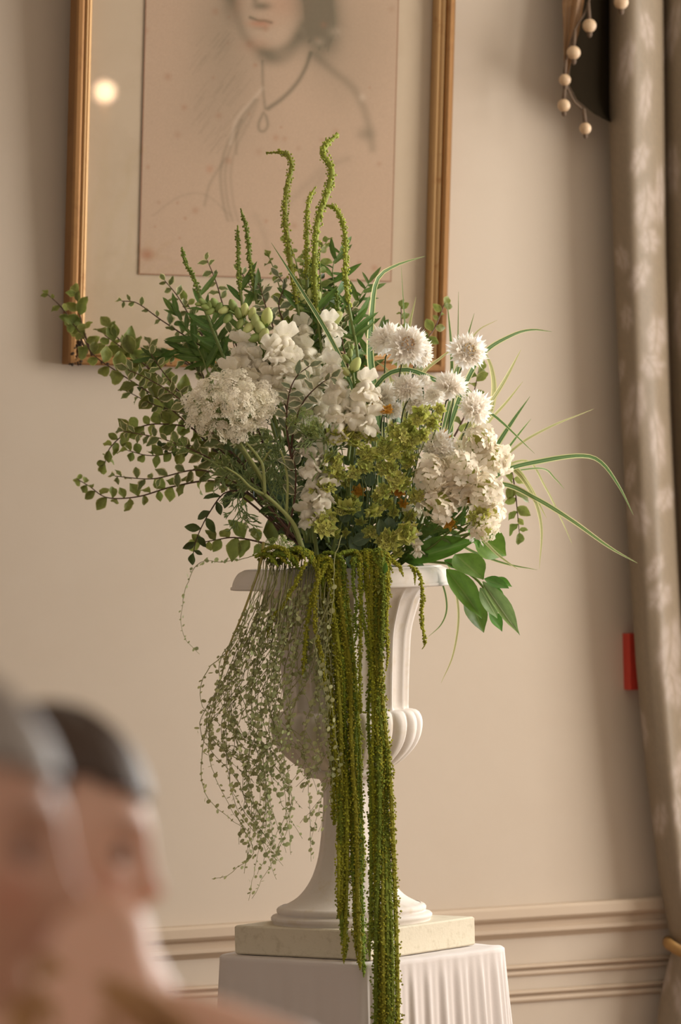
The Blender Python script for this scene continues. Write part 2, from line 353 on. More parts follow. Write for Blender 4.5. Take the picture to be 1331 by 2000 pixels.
grain = rs.uniform(-.02, .02, U.shape)
paper = np.array([188, 162, 140.]); gph = np.array([84, 78, 60.]); chalk = np.array([206, 186, 168.]); sang = np.array([176, 104, 72.])
d = np.clip(dark * .72, 0, .72)[..., None]; col = paper * (1 - d) + gph * d
l_ = np.clip(light, 0, 1)[..., None]; col = col * (1 - l_) + chalk * l_; r_ = np.clip(red * .5, 0, .7)[..., None]; col = col * (1 - r_) + sang * r_
edge = np.minimum(np.minimum(A - a0, a1 - A), Bq - b0); col = np.where((edge < .0025)[..., None], np.array([150, 112, 88.]), col) * (1 + grain[..., None])
link('drawing', gridmesh('drawing', PW - BLn, nlin(col)), vcolmat('toned_paper', rough=.9), fr)
m, nt, ns, ls = newmat('picture_glass'); ns.remove(ns['Principled BSDF']); tr = ns.new('ShaderNodeBsdfTransparent'); tr.inputs[0].default_value = (.97, .96, .94, 1); gl = ns.new('ShaderNodeBsdfGlossy'); gl.inputs['Roughness'].default_value = .03
fz = N(nt, 'ShaderNodeFresnel', i_IOR=1.5); ge = ns.new('ShaderNodeNewGeometry'); io = N(nt, 'ShaderNodeMapRange', n1=0.0, n2=1.0, n3=1.5, n4=1 / 1.5); ls.new(ge.outputs['Backfacing'], io.inputs[0]); ls.new(io.outputs[0], fz.inputs[0]); mx = ns.new('ShaderNodeMixShader'); ls.new(fz.outputs[0], mx.inputs[0]); ls.new(tr.outputs[0], mx.inputs[1]); ls.new(gl.outputs[0], mx.inputs[2]); ls.new(mx.outputs[0], ns['Material Output'].inputs[0])
b = MB(); b.add([fp(.034, .034, -.012) - BL, fp(FW - .034, .034, -.012) - BL, fp(FW - .034, FH - .034, -.012) - BL, fp(.034, FH - .034, -.012) - BL], [(0, 1, 2, 3)]); link('glazing', b.mesh('glazing', False), m, fr)
# the lamp whose bulb shows mirrored in the picture glass
gp = onwall(205, 179, N=nrm, P=BL + nrm * -.012); dv = (gp - CAM).normalized(); rv = dv - nrm * 2 * dv.dot(nrm); lp = gp + rv * 3.9
m, nt, ns, ls = newmat('lit_bulb'); bs = ns['Principled BSDF']; bs.inputs['Emission Color'].default_value = (1, .68, .40, 1); bs.inputs['Emission Strength'].default_value = 34
lamp = thing('floor_lamp', 'lamp with a glowing bulb, seen mirrored in the picture glass', 'lamp', (lp.x, lp.y, 0))
def sphere(mb, c, r, nu=16, nv=10, sc_=(1, 1, 1), t=0.0):
    c = Vector(c); vs = []; fs = []
    for i in range(nv + 1):
        th = math.pi * i / nv
        for j in range(nu):
            a = 2 * math.pi * j / nu; vs.append(c + Vector((math.sin(th) * math.cos(a) * sc_[0], math.sin(th) * math.sin(a) * sc_[1], math.cos(th) * sc_[2])) * r)
    for i in range(nv):
        for j in range(nu): fs.append((i * nu + j, (i + 1) * nu + j, (i + 1) * nu + (j + 1) % nu, i * nu + (j + 1) % nu))
    mb.add(vs, fs, t=t)
b = MB(); sphere(b, (0, 0, lp.z), .031); link('bulb', b, m, lamp)
b = MB(); b.tube([(0, 0, 0.02), (0, 0, lp.z - .03)], .012, 10); link('pole', b, M_gold, lamp); b = MB(); b.tube([(0, 0, 0), (0, 0, .02), (0, 0, .03)], [.16, .16, .05], 24); link('base', b, M_gold, lamp)
# ================================================================== curtain
def interp(tab, y): 
    ys = [t[0] for t in tab]; xs = [t[1] for t in tab]; return np.interp(y, ys, xs)
L1 = [(-500, 1192), (0, 1191), (250, 1191), (500, 1199), (800, 1213), (1000, 1224), (1300, 1243), (1500, 1262), (1700, 1286), (1800, 1304), (1850, 1314), (1880, 1306), (1950, 1290), (2100, 1272), (2600, 1240)]
L2 = [(-500, 1292), (0, 1297), (500, 1303), (800, 1312), (1100, 1326), (1300, 1338), (1500, 1356), (1850, 1392), (2100, 1420), (2600, 1460)]
L3 = [(-500, 1420), (0, 1425), (800, 1440), (1300, 1470), (1850, 1480), (2100, 1540), (2600, 1600)]
cur = None
M_cur = vcolmat('damask', rough=.55, bumpn=(90, .15, .001))
LEAVES = [(1250, 312, 17, 34, 20), (1262, 405, 24, 46, 8), (1270, 470, 20, 26, -8), (1216, 505, 14, 26, -15), (1250, 540, 18, 34, 25), (1290, 380, 10, 60, 0), (1283, 655, 20, 40, 5), (1275, 715, 24, 26, -30), (1213, 725, 8, 24, 10), (1240, 800, 22, 60, 8), (1285, 860, 16, 60, -6),
          (1300, 975, 18, 26, 20), (1250, 1010, 20, 40, -12), (1290, 1165, 22, 30, 25), (1310, 1270, 26, 62, 6), (1318, 1345, 22, 40, -10), (1280, 1110, 14, 30, 30), (1335, 1500, 20, 44, 10), (1290, 1600, 15, 34, 5), (1330, 1590, 16, 40, -8), (1345, 1700, 18, 50, 5), (1345, 1420, 14, 40, -5), (1225, 620, 12, 26, 0), (1225, 120, 16, 50, 10), (1265, 60, 14, 40, -10), (1262, 190, 12, 50, 5), (1315, 330, 14, 50, 0), (1330, 620, 14, 70, 0), (1315, 60, 14, 60, 10), (1232, 930, 10, 30, 12), (1255, 1420, 10, 40, -10), (1300, 1900, 12, 40, 10), (1330, 1950, 14, 40, -10)]
def panel(name, La, Lb, off, bulge, parent, ncol=70, phase=0):
    ys = np.linspace(-480, 2560, 520); t = np.linspace(0, 1, ncol); P = np.zeros((len(ys), ncol, 3)); Cc = np.zeros((len(ys), ncol, 3))
    for i, y in enumerate(ys):
        xa, xb = interp(La, y), interp(Lb, y)
        for j, tt in enumerate(t):
            o = off + bulge * math.sin(math.pi * min(1, max(0, tt))) ** .7 + .0022 * math.sin(tt * 8 + phase + y * .0012) + .0012 * math.sin(tt * 15 + y * .004)
            p = onwall(xa + (xb - xa) * tt, y, o); P[i, j] = p
    dd = P[..., 1] + D0; X = P[..., 0] / dd * F; Z = (P[..., 2] - ZC) / dd * F; Uc = 665.5 + X * cr - Z * sr; Vc = 1000 - (X * sr + Z * cr)
    base = np.array([128, 112, 92.]); pale = np.array([172, 156, 146.]); mask = np.zeros_like(Uc)
    for (x, y, a, c_, rot) in LEAVES:
        cc, ss = math.cos(math.radians(rot)), math.sin(math.radians(rot)); dx, dy = (Uc - x), (Vc - y); gx = (dx * cc + dy * ss) / a; gy = (-dx * ss + dy * cc) / c_
        ang = np.arctan2(gy, gx); r = np.sqrt(gx ** 2 + gy ** 2); lim = .92 + .10 * np.sin(ang * 6 + x)
        mk = 1 / (1 + np.exp((r - lim) * 9)); mk *= 1 - .55 * np.exp(-(gx + .25 * gy ** 2) ** 2 / .012) * (np.abs(gy) < .9); mk *= 1 - .25 * np.clip(np.sin((gy - np.abs(gx) * .6) * 9), 0, 1)
        mask = np.maximum(mask, mk)
    nz = np.random.RandomState(5).uniform(-.03, .03, Uc.shape); col = (base * (1 - mask[..., None] * .7) + pale * mask[..., None] * .7) * (1 + nz[..., None])
    o = np.array(parent.location)
    return link(name, gridmesh(name, P - o, nlin(col)), M_cur, parent)
ct = thing('curtain', 'pale damask curtain with leaf pattern, tied back at the frame edge', 'curtain', onwall(1300, 2560, .05))
panel('curtain_fold', L1, L2, .06, .07, ct, 60); panel('curtain_fold', L2, L3, .03, .09, ct, 60, 2)
b = MB(); tie = [onwall(x, y, o) - ct.location for x, y, o in ((1306, 1838, .02), (1310, 1846, .12), (1345, 1862, .18), (1400, 1850, .18), (1480, 1800, .12), (1500, 1790, .0))]
b.tube(smooth_path(tie, 24), .012, 10); link('tieback', b, plain('gold_rope', (150, 112, 60), .6), ct)
# pelmet tail with beaded fringe
pv = thing('pelmet_tail', 'brown swagged pelmet tail with a beaded fringe at the ceiling corner', 'pelmet', onwall(1140, -480, .1))
M_pel = plain('pelmet_silk', (172, 134, 94), .5, spots=((142, 108, 74), 14, .45, .6)); M_lin = plain('lining_and_shadow', (34, 28, 20), 1.0); M_lin.node_tree.nodes['Principled BSDF'].inputs['Specular IOR Level'].default_value = 0.0
def sheet(name, rows, mat, off0, off1, parent, fold=.006):
    P = []
    for y, xa, xb in rows:
        P.append([onwall(xa + (xb - xa) * t, y, off0 + (off1 - off0) * t + fold * math.sin(t * 12 + y * .01)) - parent.location for t in np.linspace(0, 1, 16)])
    return link(name, gridmesh(name, np.array(P)), mat, parent)
sheet('front_fold', [(-480, 1085, 1160), (-200, 1092, 1155), (-60, 1097, 1150), (0, 1099, 1142), (60, 1101, 1132), (110, 1102, 1119), (150, 1102, 1109), (165, 1103, 1105)], M_pel, .10, .14, pv)
sheet('lining_and_shadow', [(-480, 1140, 1194), (-100, 1135, 1195), (0, 1132, 1196), (60, 1124, 1198), (120, 1116, 1198), (165, 1112, 1198), (195, 1128, 1198), (222, 1160, 1198), (238, 1190, 1197)], M_lin, .10, .055, pv, .002)  # near-black sheet: the tail's lining, with the shadow beneath it put into the colour
M_bead = plain('wood_bead', (196, 166, 132), .45, spots=((160, 128, 96), 30, .5, .7)); M_cord = plain('fringe_cord', (96, 76, 58), .8)
cordpts = [onwall(x, y, .15) - pv.location for x, y in ((1210, -60), (1160, -20), (1146, 20), (1122, 62), (1106, 120), (1104, 155), (1120, 195), (1140, 215))]
b = MB(); b.tube(smooth_path(cordpts, 40), .0022, 6); link('fringe_cord', b, M_cord, pv)
for (x, y, r, lx, ly) in ((1214, 4, 15, 1210, -50), (1152, 50, 14, 1150, 5), (1121, 103, 14, 1124, 60), (1104, 156, 12, 1106, 118), (1102, 206, 13, 1104, 172), (1144, 251, 12, 1141, 212)):
    q = onwall(x, y, .155) - pv.location; b = MB(); rr = r * .00107; sphere(b, q, rr, 16, 10, (1, 1, 1.0)); bd = link('bead', b, M_bead, pv)
    b = MB(); b.tube([onwall(lx, ly, .155) - pv.location, q + Vector((0, 0, rr * .9))], [.0035, .0045], 8); link('bead_string', b, M_cord, bd); b = MB(); sphere(b, q - Vector((0, 0, rr * 1.15)), rr * .38, 8, 6, (1, 1, 1.5)); link('bead_cap', b, M_cord, bd)
# ================================================================== urn on its block
M_stone = plain('urn_stone', (208, 198, 188), .75, spots=((200, 186, 166), 30, .5, .75), bumpn=(120, .25, .0015))
M_stone2 = plain('block_stone', (205, 194, 172), .85, spots=((190, 178, 154), 60, .5, .72), bumpn=(160, .4, .002))
urn = thing('urn', 'white fluted stone urn holding the flower arrangement', 'urn', (0.001, 0, .709))
def zy(y): return ZC - (y - 1000) / 1000
def lathe(name, prof, mod=None, n=160, mat=M_stone, close=True):
    P = np.zeros((len(prof), n, 3))
    for i, (r, y) in enumerate(prof):
        for k in range(n):
            a = 2 * math.pi * k / n; rr = r / 1000 + (mod(a, y) if mod else 0); P[i, k] = (rr * math.cos(a), rr * math.sin(a), zy(y) - .709)
    return link(name, gridmesh(name, P, closed=True), mat, urn)
def dense(prof, k):
    P = smooth_path([(r, 0, y) for r, y in prof], k); return [(p.x, p.z) for p in P]
lathe('rim', [(120, 1125), (160, 1112), (184, 1108), (192, 1109)] + dense([(192, 1109), (205, 1116), (214, 1130), (217, 1141)], 8) + [(220, 1142), (220, 1147), (214, 1148), (160, 1150), (150, 1152)])
NF = 18
def flute(a, y):
    k = min(1, max(0, (y - 1150) / 25)) ; x = abs(math.sin(a * NF / 2 + .35)); return .0 - .013 * k * (1 - (1 - x ** 1.0) ** 2) * (1 if y < 1384 else 0)
lathe('bowl', dense([(166, 1149), (159, 1156), (150, 1175), (138, 1210), (131, 1240), (127, 1290), (124, 1340), (122, 1390)], 26), flute, 320)
def gad(a, y):
    x = abs(math.sin(a * 23 / 2 + .5)); k = math.sin(math.pi * min(1, max(0, (y - 1386) / 116))) ** .5; return -.020 * k * (1 - math.sqrt(min(1, x * 1.15)))
lathe('gadrooned_base', dense([(118, 1386), (138, 1390), (147, 1402), (149, 1420), (143, 1445), (128, 1468), (104, 1490), (86, 1500)], 26), gad, 320)
lathe('collar', dense([(84, 1498), (86, 1502), (86, 1510), (78, 1516), (56, 1520)], 10))
def sfl(a, y): k = min(1, max(0, (1745 - y) / 60)) * min(1, max(0, (y - 1525) / 20)); return -.002 * k * abs(math.sin(a * 6))
lathe('stem', dense([(58, 1518), (50, 1535), (50, 1570), (55, 1625), (63, 1675), (78, 1716), (102, 1748), (130, 1765), (140, 1768)], 30), sfl, 240)
lathe('foot', [(136, 1766)] + dense([(140, 1767), (146, 1771), (146, 1778), (143, 1781)], 5) + dense([(146, 1782), (156, 1785), (158, 1791), (154, 1795)], 6) + [(154, 1799)])
PA = math.radians(-38)   # the square block, one corner to the lens
def sqblock(name, half, z0, z1, cx, cy, ang, mat, parent, bev=.004):
    b = MB(); R = Matrix.Rotation(ang, 4, 'Z'); T = Matrix.Translation((cx, cy, 0)) @ R
    rows = [(half - bev, z0), (half, z0 + bev), (half, z1 - bev), (half - bev, z1)]; vs = []
    for h, z in rows: vs += [T @ Vector((x * h, y * h, z)) for x, y in ((-1, -1), (1, -1), (1, 1), (-1, 1))]
    fs = [(i * 4 + k, i * 4 + (k + 1) % 4, i * 4 + 4 + (k + 1) % 4, i * 4 + 4 + k) for i in range(3) for k in range(4)] + [(3, 2, 1, 0), (12, 13, 14, 15)]
    b.add(vs, fs); return link(name, b.mesh(name, False), mat, parent)
sqblock('block', .167, zy(1855) - .709 + .0, zy(1799) - .709, .006, 0, PA, M_stone2, urn, .003)
zb = zy(1855)
# soil and wire cushion inside the bowl
b = MB(); sphere(b, (0, 0, zy(1128) - .709), .165, 32, 10, (1, 1, .16)); link('moss_filling', b, plain('dark_moss', (38, 44, 22), .95, bumpn=(80, .6, .006)), urn)
# ================================================================== pedestal under its cloth
zt = zb - .0015
pd = thing('pedestal', 'square pedestal hidden under the white cloth', 'pedestal', (.02, 0, 0)); sqblock('plinth_box', .19, 0, zt - .006, 0, 0, math.radians(-43), plain('painted_wood', (190, 180, 165), .7), pd)
cl = MB(); NP = 640; rows = [(.0, zt)] + [(.2, zt), (.6, zt), (.9, zt), (.985, zt - .0005), (1.0, zt - .004)] + [(1.0, zt - .004 - h) for h in np.linspace(.006, zt - .02, 60)]
vsP = np.zeros((len(rows), NP, 3)); ang = math.radians(-43)
for i, (k, z) in enumerate(rows):
    drop = max(0, zt - z)
    for j in range(NP):
        t = j / NP * 4; side = int(t); u = (t - side) * 2 - 1; h = .211
        x, y = ((u, -1), (1, u), (-u, 1), (-1, -u))[side]; q = 10.0; L = (abs(x) ** q + abs(y) ** q) ** (1 / q); x, y = x / L, y / L
        fl = 1 + .13 * min(1, drop / .55) ** 1.1
        amp = (.0012 if side in (0, 2) else .0022) * min(1, drop / .05) * (.6 + 2.5 * min(1, drop / .4))
        pl = math.sin(u * (9 if side in (0, 2) else 27) + 1.3 * math.sin(u * 3 + side) + drop * 1.5) + .6 * math.sin(u * (31 if side != 1 else 61) + side * 2 + drop * 3) + .3 * noise.noise(Vector((u * 6, drop * 4, side)))
        hh = h * k * fl + amp * pl * k
        X_, Y_ = x * hh, y * hh; wob = .0015 * noise.noise(Vector((u * 5, z * 30, side + 3)))
        vsP[i, j] = (X_ * math.cos(ang) - Y_ * math.sin(ang), X_ * math.sin(ang) + Y_ * math.cos(ang), z + (wob if drop > 0 else .0006 * noise.noise(Vector((x * k * 8, y * k * 8, 0)))))
M_cloth = plain('white_muslin', (216, 206, 200), .9, bumpn=(200, .25, .0008), trans=.1)
o = link('pedestal_cloth', gridmesh('pedestal_cloth', vsP, closed=True), M_cloth, loc=(.02, 0, 0)); tag(o, 'thin white muslin cloth draped over the pedestal below the urn', 'cloth')
# ================================================================== plant kit
def leaf_mesh(name, wid, fold=.12, curl=.25, wave=0.0, shape=(0, .55, .95, 1.0, .8, .45, 0), seed=0, nx=2, serr=0.0):
    """a blade of length 1 along +y, facing +z, with a folded midrib, drooping tip and wavy margin"""
    b = MB(); n = len(shape); rr = random.Random(seed); ph = rr.uniform(0, 6)
    cols = [-1, -.55, 0, .55, 1] if nx == 2 else [-1, 0, 1]; m = len(cols); vs = []; uv = []
    for i, s_ in enumerate(shape):
        t = i / (n - 1); s2 = max(s_, .015)
        for c in cols:
            x = c * wid * s2 * (1 + (serr * (1 if i % 2 else -1) if abs(c) == 1 else 0))
            z = fold * abs(c) * s2 * wid * 2 - curl * t * t + wave * abs(c) * math.sin(t * 11 + ph + (1.7 if c > 0 else 0)) * wid
            vs.append((x, t * (1 - .15 * curl), z)); uv.append((c, t))
    fs = [(i * m + k, i * m + k + 1, (i + 1) * m + k + 1, (i + 1) * m + k) for i in range(n - 1) for k in range(m - 1)]
    b.add(vs, fs, uv); return b.mesh(name)
OV = (0, .6, .95, 1, .85, .5, 0); LA = (.1, .55, .9, 1.0, .85, .55, .02); LIN = (.5, .8, 1, .95, .8, .5, .02); ROUND = (.1, .75, 1.0, .98, .8, .5, .05)
M_varieg = leafmat('variegated_leaf', (126, 136, 80), edge=(222, 214, 166), edge_at=.74, amt=.22, trans=.3)
M_vgrey = leafmat('grey_variegated_leaf', (138, 146, 110), edge=(230, 222, 188), edge_at=.72, amt=.15, trans=.3)
M_green = leafmat('plain_leaf', (132, 142, 70), edge=(164, 166, 98), edge_at=.86, amt=.25, trans=.35)
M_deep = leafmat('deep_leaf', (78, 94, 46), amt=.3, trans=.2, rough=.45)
M_blue = leafmat('blue_green_leaf', (98, 120, 88), amt=.2, trans=.2, vein=(120, 134, 96))
M_laurel = leafmat('glossy_leaf', (98, 136, 52), amt=.25, rough=.34, trans=.25, vein=(112, 138, 66), hue=.02)
M_laurel2 = leafmat('glossy_leaf_underside', (128, 148, 88), amt=.12, rough=.45, trans=.25, vein=(170, 180, 130))
M_linear = leafmat('weld_leaf', (92, 122, 52), amt=.25, trans=.25, vein=(120, 140, 78))
M_grass = leafmat('striped_grass', (82, 116, 66), edge=(220, 214, 158), edge_at=.68, amt=.15, trans=.3, stripe=(124, 148, 92))
M_grassp = leafmat('pale_striped_grass', (128, 138, 78), edge=(214, 206, 150), edge_at=.5, amt=.12, trans=.35, stripe=(190, 188, 128))
M_twig = plain('brown_twig', (88, 60, 42), .7, amt=.15); M_stem = plain('green_stem', (118, 132, 66), .55, amt=.12, trans=.1); M_dstem = plain('dark_stem', (70, 84, 40), .6, amt=.15)
LV = {k: [leaf_mesh('leaf_' + k, w_, f_, c_, wv, sh, 10 * i + j, serr=se) for j, (c_, f_) in enumerate(((.1, .2), (.35, .3), (.55, .1), (-.15, .35)))]
      for i, (k, w_, wv, sh, se) in enumerate((('varieg', .29, .30, OV, .04), ('grey', .27, .34, OV, .06), ('green', .33, .22, OV, .03), ('deep', .26, .1, LA, 0), ('blue', .33, .05, ROUND, 0), ('linear', .085, .1, LIN, 0), ('laurel', .2, .08, LA, 0)))}
# one mesh set per material
def setmat(lst, m):
    out = []
    for me in lst:
        c = me.copy(); c.materials.clear(); c.materials.append(m); out.append(c)
    return out
LS = {'varieg': setmat(LV['varieg'], M_varieg), 'grey': setmat(LV['grey'], M_vgrey), 'green': setmat(LV['green'], M_green), 'deep': setmat(LV['deep'], M_deep), 'blue': setmat(LV['blue'], M_blue), 'linear': setmat(LV['linear'], M_linear), 'laurel': setmat(LV['laurel'], M_laurel), 'under': setmat(LV['laurel'], M_laurel2)}
FACE = Vector((.12, -1, .35)).normalized()
def put_leaf(root, kind, p, d, s, r, n=None, name='leaf', jit=.55, wide=1.0):
    nn = (FACE if n is None else n) + rvec(r) * jit
    return link(name, r.choice(LS[kind]), None, root, orient(Vector(p) - root.location, d, nn, (s * wide, s, s)))
def sprig(name, label, cat, group, pts, d0, d1, kind, n, size, twig=M_twig, r0=.0026, start=.15, seed=0, jit=.6, ang=55, opp=False, tipleaf=True, wide=1.0, fine=False):
    """a leafy stem: stem mesh and every leaf a part of it"""
    r = random.Random(seed * 31 + 5); P = pxpath(pts, d0, d1); m = max(14, n * 2); S = smooth_path(P, m)
    root = thing(name, label, cat, S[0], group)
    b = MB(); b.tube([p - root.location for p in S], [r0 * (1 - .65 * i / (m - 1)) for i in range(m)], 6); link('stem', b, twig, root)
    L = plen(S)
    for k in range(n):
        t = start + (1 - start) * (k + r.uniform(-.25, .25)) / max(1, n - 1); t = min(.985, max(start, t)); i = min(m - 2, int(t * (m - 1))); p = S[i].lerp(S[i + 1], t * (m - 1) - i)
        T = (S[i + 1] - S[i]).normalized(); side = T.cross(Vector((0, 1, 0))); side = side.normalized() if side.length > .01 else Vector((1, 0, 0))
        for sgn in ((1, -1) if opp else ((1 if k % 2 else -1),)):
            a = math.radians(ang + r.uniform(-22, 22)); d = T * math.cos(a) + side * sgn * math.sin(a) + rvec(r) * .35
            s = size * r.uniform(.65, 1.15) * (1 - .35 * max(0, t - .7) / .3)
            put_leaf(root, kind, p, d, s, r, jit=jit, wide=wide)
    if tipleaf: put_leaf(root, kind, S[-1], (S[-1] - S[-2]).normalized() + rvec(r) * .2, size * .8, r, jit=jit, wide=wide)
    return root
# ================================================================== variegated branches, left and back
G1 = 'leafy branches in the arrangement'
BR_ = [
 ('longest leafy branch, reaching the lower left corner of the gilt frame', [(600, 1085), (520, 985), (430, 890), (330, 795), (240, 733), (185, 695), (160, 655), (135, 622)], 0, .36, 'green', 26, .036, .24, .5),
 ('short upright leafy shoot crossing the left side of the frame', [(180, 695), (165, 650), (155, 610), (150, 575)], .34, .36, 'green', 8, .030, .0, .6),
 ('thin shoot with tiny leaves pointing at the wall left of the frame', [(170, 690), (148, 640), (120, 600), (93, 575)], .35, .38, 'green', 7, .018, .2, .6),
 ('leafy branch with big green leaves over the bottom rail of the frame', [(420, 830), (340, 760), (280, 710), (240, 680), (205, 655)], .2, .3, 'green', 14, .034, .3, .6),
 ('green leafy shoot bending over the frame bottom, tip to the right', [(300, 735), (270, 690), (235, 665), (215, 640)], .28, .3, 'green', 9, .032, .1, .6),
 ('cream-edged branch just above the lace umbel, tip over the frame', [(565, 1045), (490, 930), (400, 830), (345, 775), (293, 742), (250, 722)], 0, .1, 'varieg', 22, .028, .3, .6),
 ('cream-edged branch rising left of the umbel to a single upright leaf', [(560, 1020), (480, 900), (400, 815), (350, 765), (300, 700), (292, 672)], .05, .12, 'varieg', 20, .027, .35, .6),
 ('straight cream-edged branch running left below the umbel', [(575, 1050), (480, 940), (400, 890), (320, 858), (240, 842)], -.02, .1, 'varieg', 22, .026, .3, .6),
 ('dark-stemmed branch with small leaves against the grey mount', [(520, 820), (440, 710), (375, 665), (315, 625), (268, 592), (238, 588)], .1, .22, 'varieg', 15, .022, .25, .6),
 ('slim dark-stemmed branch with small leaves in front of the mount', [(520, 800), (440, 720), (385, 640), (348, 580), (322, 548)], .12, .2, 'varieg', 16, .021, .25, .6),
 ('upright dark-stemmed branch against the lower edge of the drawing', [(520, 760), (465, 680), (440, 610), (422, 550), (405, 508)], .12, .16, 'varieg', 16, .022, .2, .6),
 ('lowest leafy branch pointing left, lobed pale green leaves at its tip', [(590, 1070), (480, 975), (420, 940), (340, 950), (270, 970), (210, 972), (175, 950), (150, 935)], 0, .34, 'green', 22, .027, .3, .5),
 ('dark-stemmed branch running left with sparse leaves below the umbel', [(560, 1040), (470, 950), (390, 918), (300, 935), (225, 930)], 0, .18, 'varieg', 15, .024, .3, .6),
 ('branch with dark green leaf clusters hanging at the left edge', [(500, 960), (400, 850), (310, 828), (250, 845), (215, 875), (205, 905)], .1, .24, 'green', 20, .028, .3, .6),
 ('small drooping twig with dark wavy leaves left of the rim', [(560, 1060), (500, 975), (445, 960), (410, 1000), (385, 1050), (378, 1080)], .02, .04, 'deep', 10, .034, .35, .6),
 ('low twig with broad olive leaves just above the urn rim', [(590, 1085), (520, 1062), (460, 1050), (420, 1055), (392, 1060)], .03, .05, 'green', 9, .038, .3, .5),
 ('cream-edged twig with a forked tip in front of the snapdragons', [(570, 920), (572, 850), (590, 790), (620, 755), (648, 736)], -.16, -.2, 'grey', 9, .026, .3, .45),
 ('cream-edged twig curling left over the white snapdragon', [(570, 900), (560, 830), (565, 770), (580, 735), (605, 715)], -.17, -.2, 'grey', 10, .026, .25, .45),
 ('cream-edged rosette low beside the fern leaves', [(560, 1050), (575, 980), (578, 920), (572, 885), (590, 870)], -.15, -.18, 'grey', 12, .026, .4, .45),
 ('grey-green curly twig standing above the snapdragon buds', [(560, 760), (540, 660), (520, 600), (508, 560), (500, 548)], -.02, .02, 'grey', 13, .026, .3, .6),
 ('grey-green curly twig left of the green weld stems', [(580, 760), (565, 660), (545, 600), (555, 560), (545, 540)], 0, .04, 'grey', 12, .025, .3, .6),
 ('cream-edged twig behind the centre snapdragon', [(640, 850), (625, 770), (605, 700), (615, 650), (632, 600)], -.02, .03, 'grey', 14, .024, .3, .6),
 ('thin twig with small leaves right of the centre snapdragon', [(700, 840), (690, 760), (672, 680), (668, 640), (690, 600)], .02, .08, 'varieg', 15, .020, .3, .6),
 ('soft thin-leaved twig in front of the right frame rail', [(800, 900), (805, 760), (825, 680), (850, 640), (868, 595)], .15, .26, 'green', 12, .024, .45, .6),
 ('small twig behind the two white cornflowers', [(790, 840), (788, 740), (785, 660), (784, 600)], .1, .16, 'green', 9, .020, .45, .6),
 ('leafy twig right of the white clusters, leaves pointing down', [(900, 960), (960, 930), (990, 900), (1005, 945), (1015, 1040)], .05, .14, 'green', 10, .028, .45, .6),
 ('leafy twig behind the right-hand cornflowers', [(860, 900), (900, 830), (925, 770), (935, 725)], .08, .16, 'green', 9, .026, .35, .6),
 ('cream-edged branch hidden behind the lace umbel', [(570, 1040), (480, 880), (420, 780), (380, 700), (350, 660)], .1, .16, 'varieg', 24, .025, .2, .7),
 ('cream-edged branch standing behind the umbel, tip by the fern sprays', [(580, 1030), (510, 880), (460, 760), (430, 690), (400, 640)], .1, .14, 'varieg', 24, .025, .2, .7),
 ('cream-edged branch between the umbel and the white snapdragon', [(590, 1030), (530, 900), (490, 800), (470, 720), (450, 650)], .06, .1, 'varieg', 22, .025, .2, .7),
 ('dark leafy branch deep behind the dark stems at left', [(590, 1050), (500, 920), (420, 850), (350, 800), (290, 770)], .14, .22, 'deep', 24, .03, .2, .7),
 ('dark leafy branch low in the left shadow', [(600, 1060), (520, 960), (440, 900), (370, 870), (310, 880)], .1, .18, 'deep', 20, .028, .2, .7),
 ('cream-edged branch filling the gap under the frame corner', [(590, 1040), (480, 910), (380, 820), (300, 790), (250, 765)], .08, .2, 'varieg', 24, .026, .2, .7),
 ('cream-edged branch pointing at the foot of the grey mount', [(590, 1040), (500, 890), (430, 780), (370, 710), (320, 690)], .08, .16, 'varieg', 24, .026, .2, .7),
 ('pale leafy branch behind the narrow leaf spray', [(580, 1000), (480, 800), (420, 700), (380, 620), (365, 590)], .16, .2, 'green', 20, .026, .3, .7),
 ('green leafy branch between the two lowest left branches', [(590, 1050), (480, 950), (400, 880), (300, 890), (250, 880)], .12, .2, 'green', 20, .026, .25, .7),
 ('cream-edged branch rising beside the weld spikes at the left', [(600, 1000), (560, 800), (530, 680), (500, 580), (470, 530)], .04, .1, 'varieg', 22, .024, .3, .7),
 ('dark leafy branch under the fern leaves', [(600, 1080), (540, 1000), (500, 950), (470, 900), (450, 880)], 0, .02, 'deep', 20, .028, .2, .7),
]
for k, (lab, pts, d0, d1, kind, n, size, st, jit) in enumerate(BR_):
    sprig('leafy_branch', lab, 'branch', G1, pts, d0, d1, kind, int(n * 1.25), size * (1.28 if kind != 'deep' else 1.1), start=st, seed=k, jit=jit)
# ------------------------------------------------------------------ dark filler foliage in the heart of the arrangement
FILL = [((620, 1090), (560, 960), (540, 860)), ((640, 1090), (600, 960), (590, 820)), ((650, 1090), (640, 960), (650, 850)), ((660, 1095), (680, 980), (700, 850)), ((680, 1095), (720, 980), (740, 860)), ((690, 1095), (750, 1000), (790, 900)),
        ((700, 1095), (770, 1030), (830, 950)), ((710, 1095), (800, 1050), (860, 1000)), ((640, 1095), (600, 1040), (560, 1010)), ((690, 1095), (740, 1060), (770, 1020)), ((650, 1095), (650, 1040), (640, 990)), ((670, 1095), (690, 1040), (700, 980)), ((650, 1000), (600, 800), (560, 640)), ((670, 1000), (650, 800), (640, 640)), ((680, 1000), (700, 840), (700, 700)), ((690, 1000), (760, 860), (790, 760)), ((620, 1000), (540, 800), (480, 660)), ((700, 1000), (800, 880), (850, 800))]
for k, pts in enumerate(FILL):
    sprig('filler_sprig', 'dark green filler leaves packed in the shaded heart of the arrangement', 'foliage', 'dark filler sprigs inside the arrangement', [(x, y) for x, y in pts], 0, .03 if k < 12 else .12, 'deep' if k % 3 else 'blue', 20, .042, twig=M_dstem, start=.05, seed=200 + k, jit=.8)
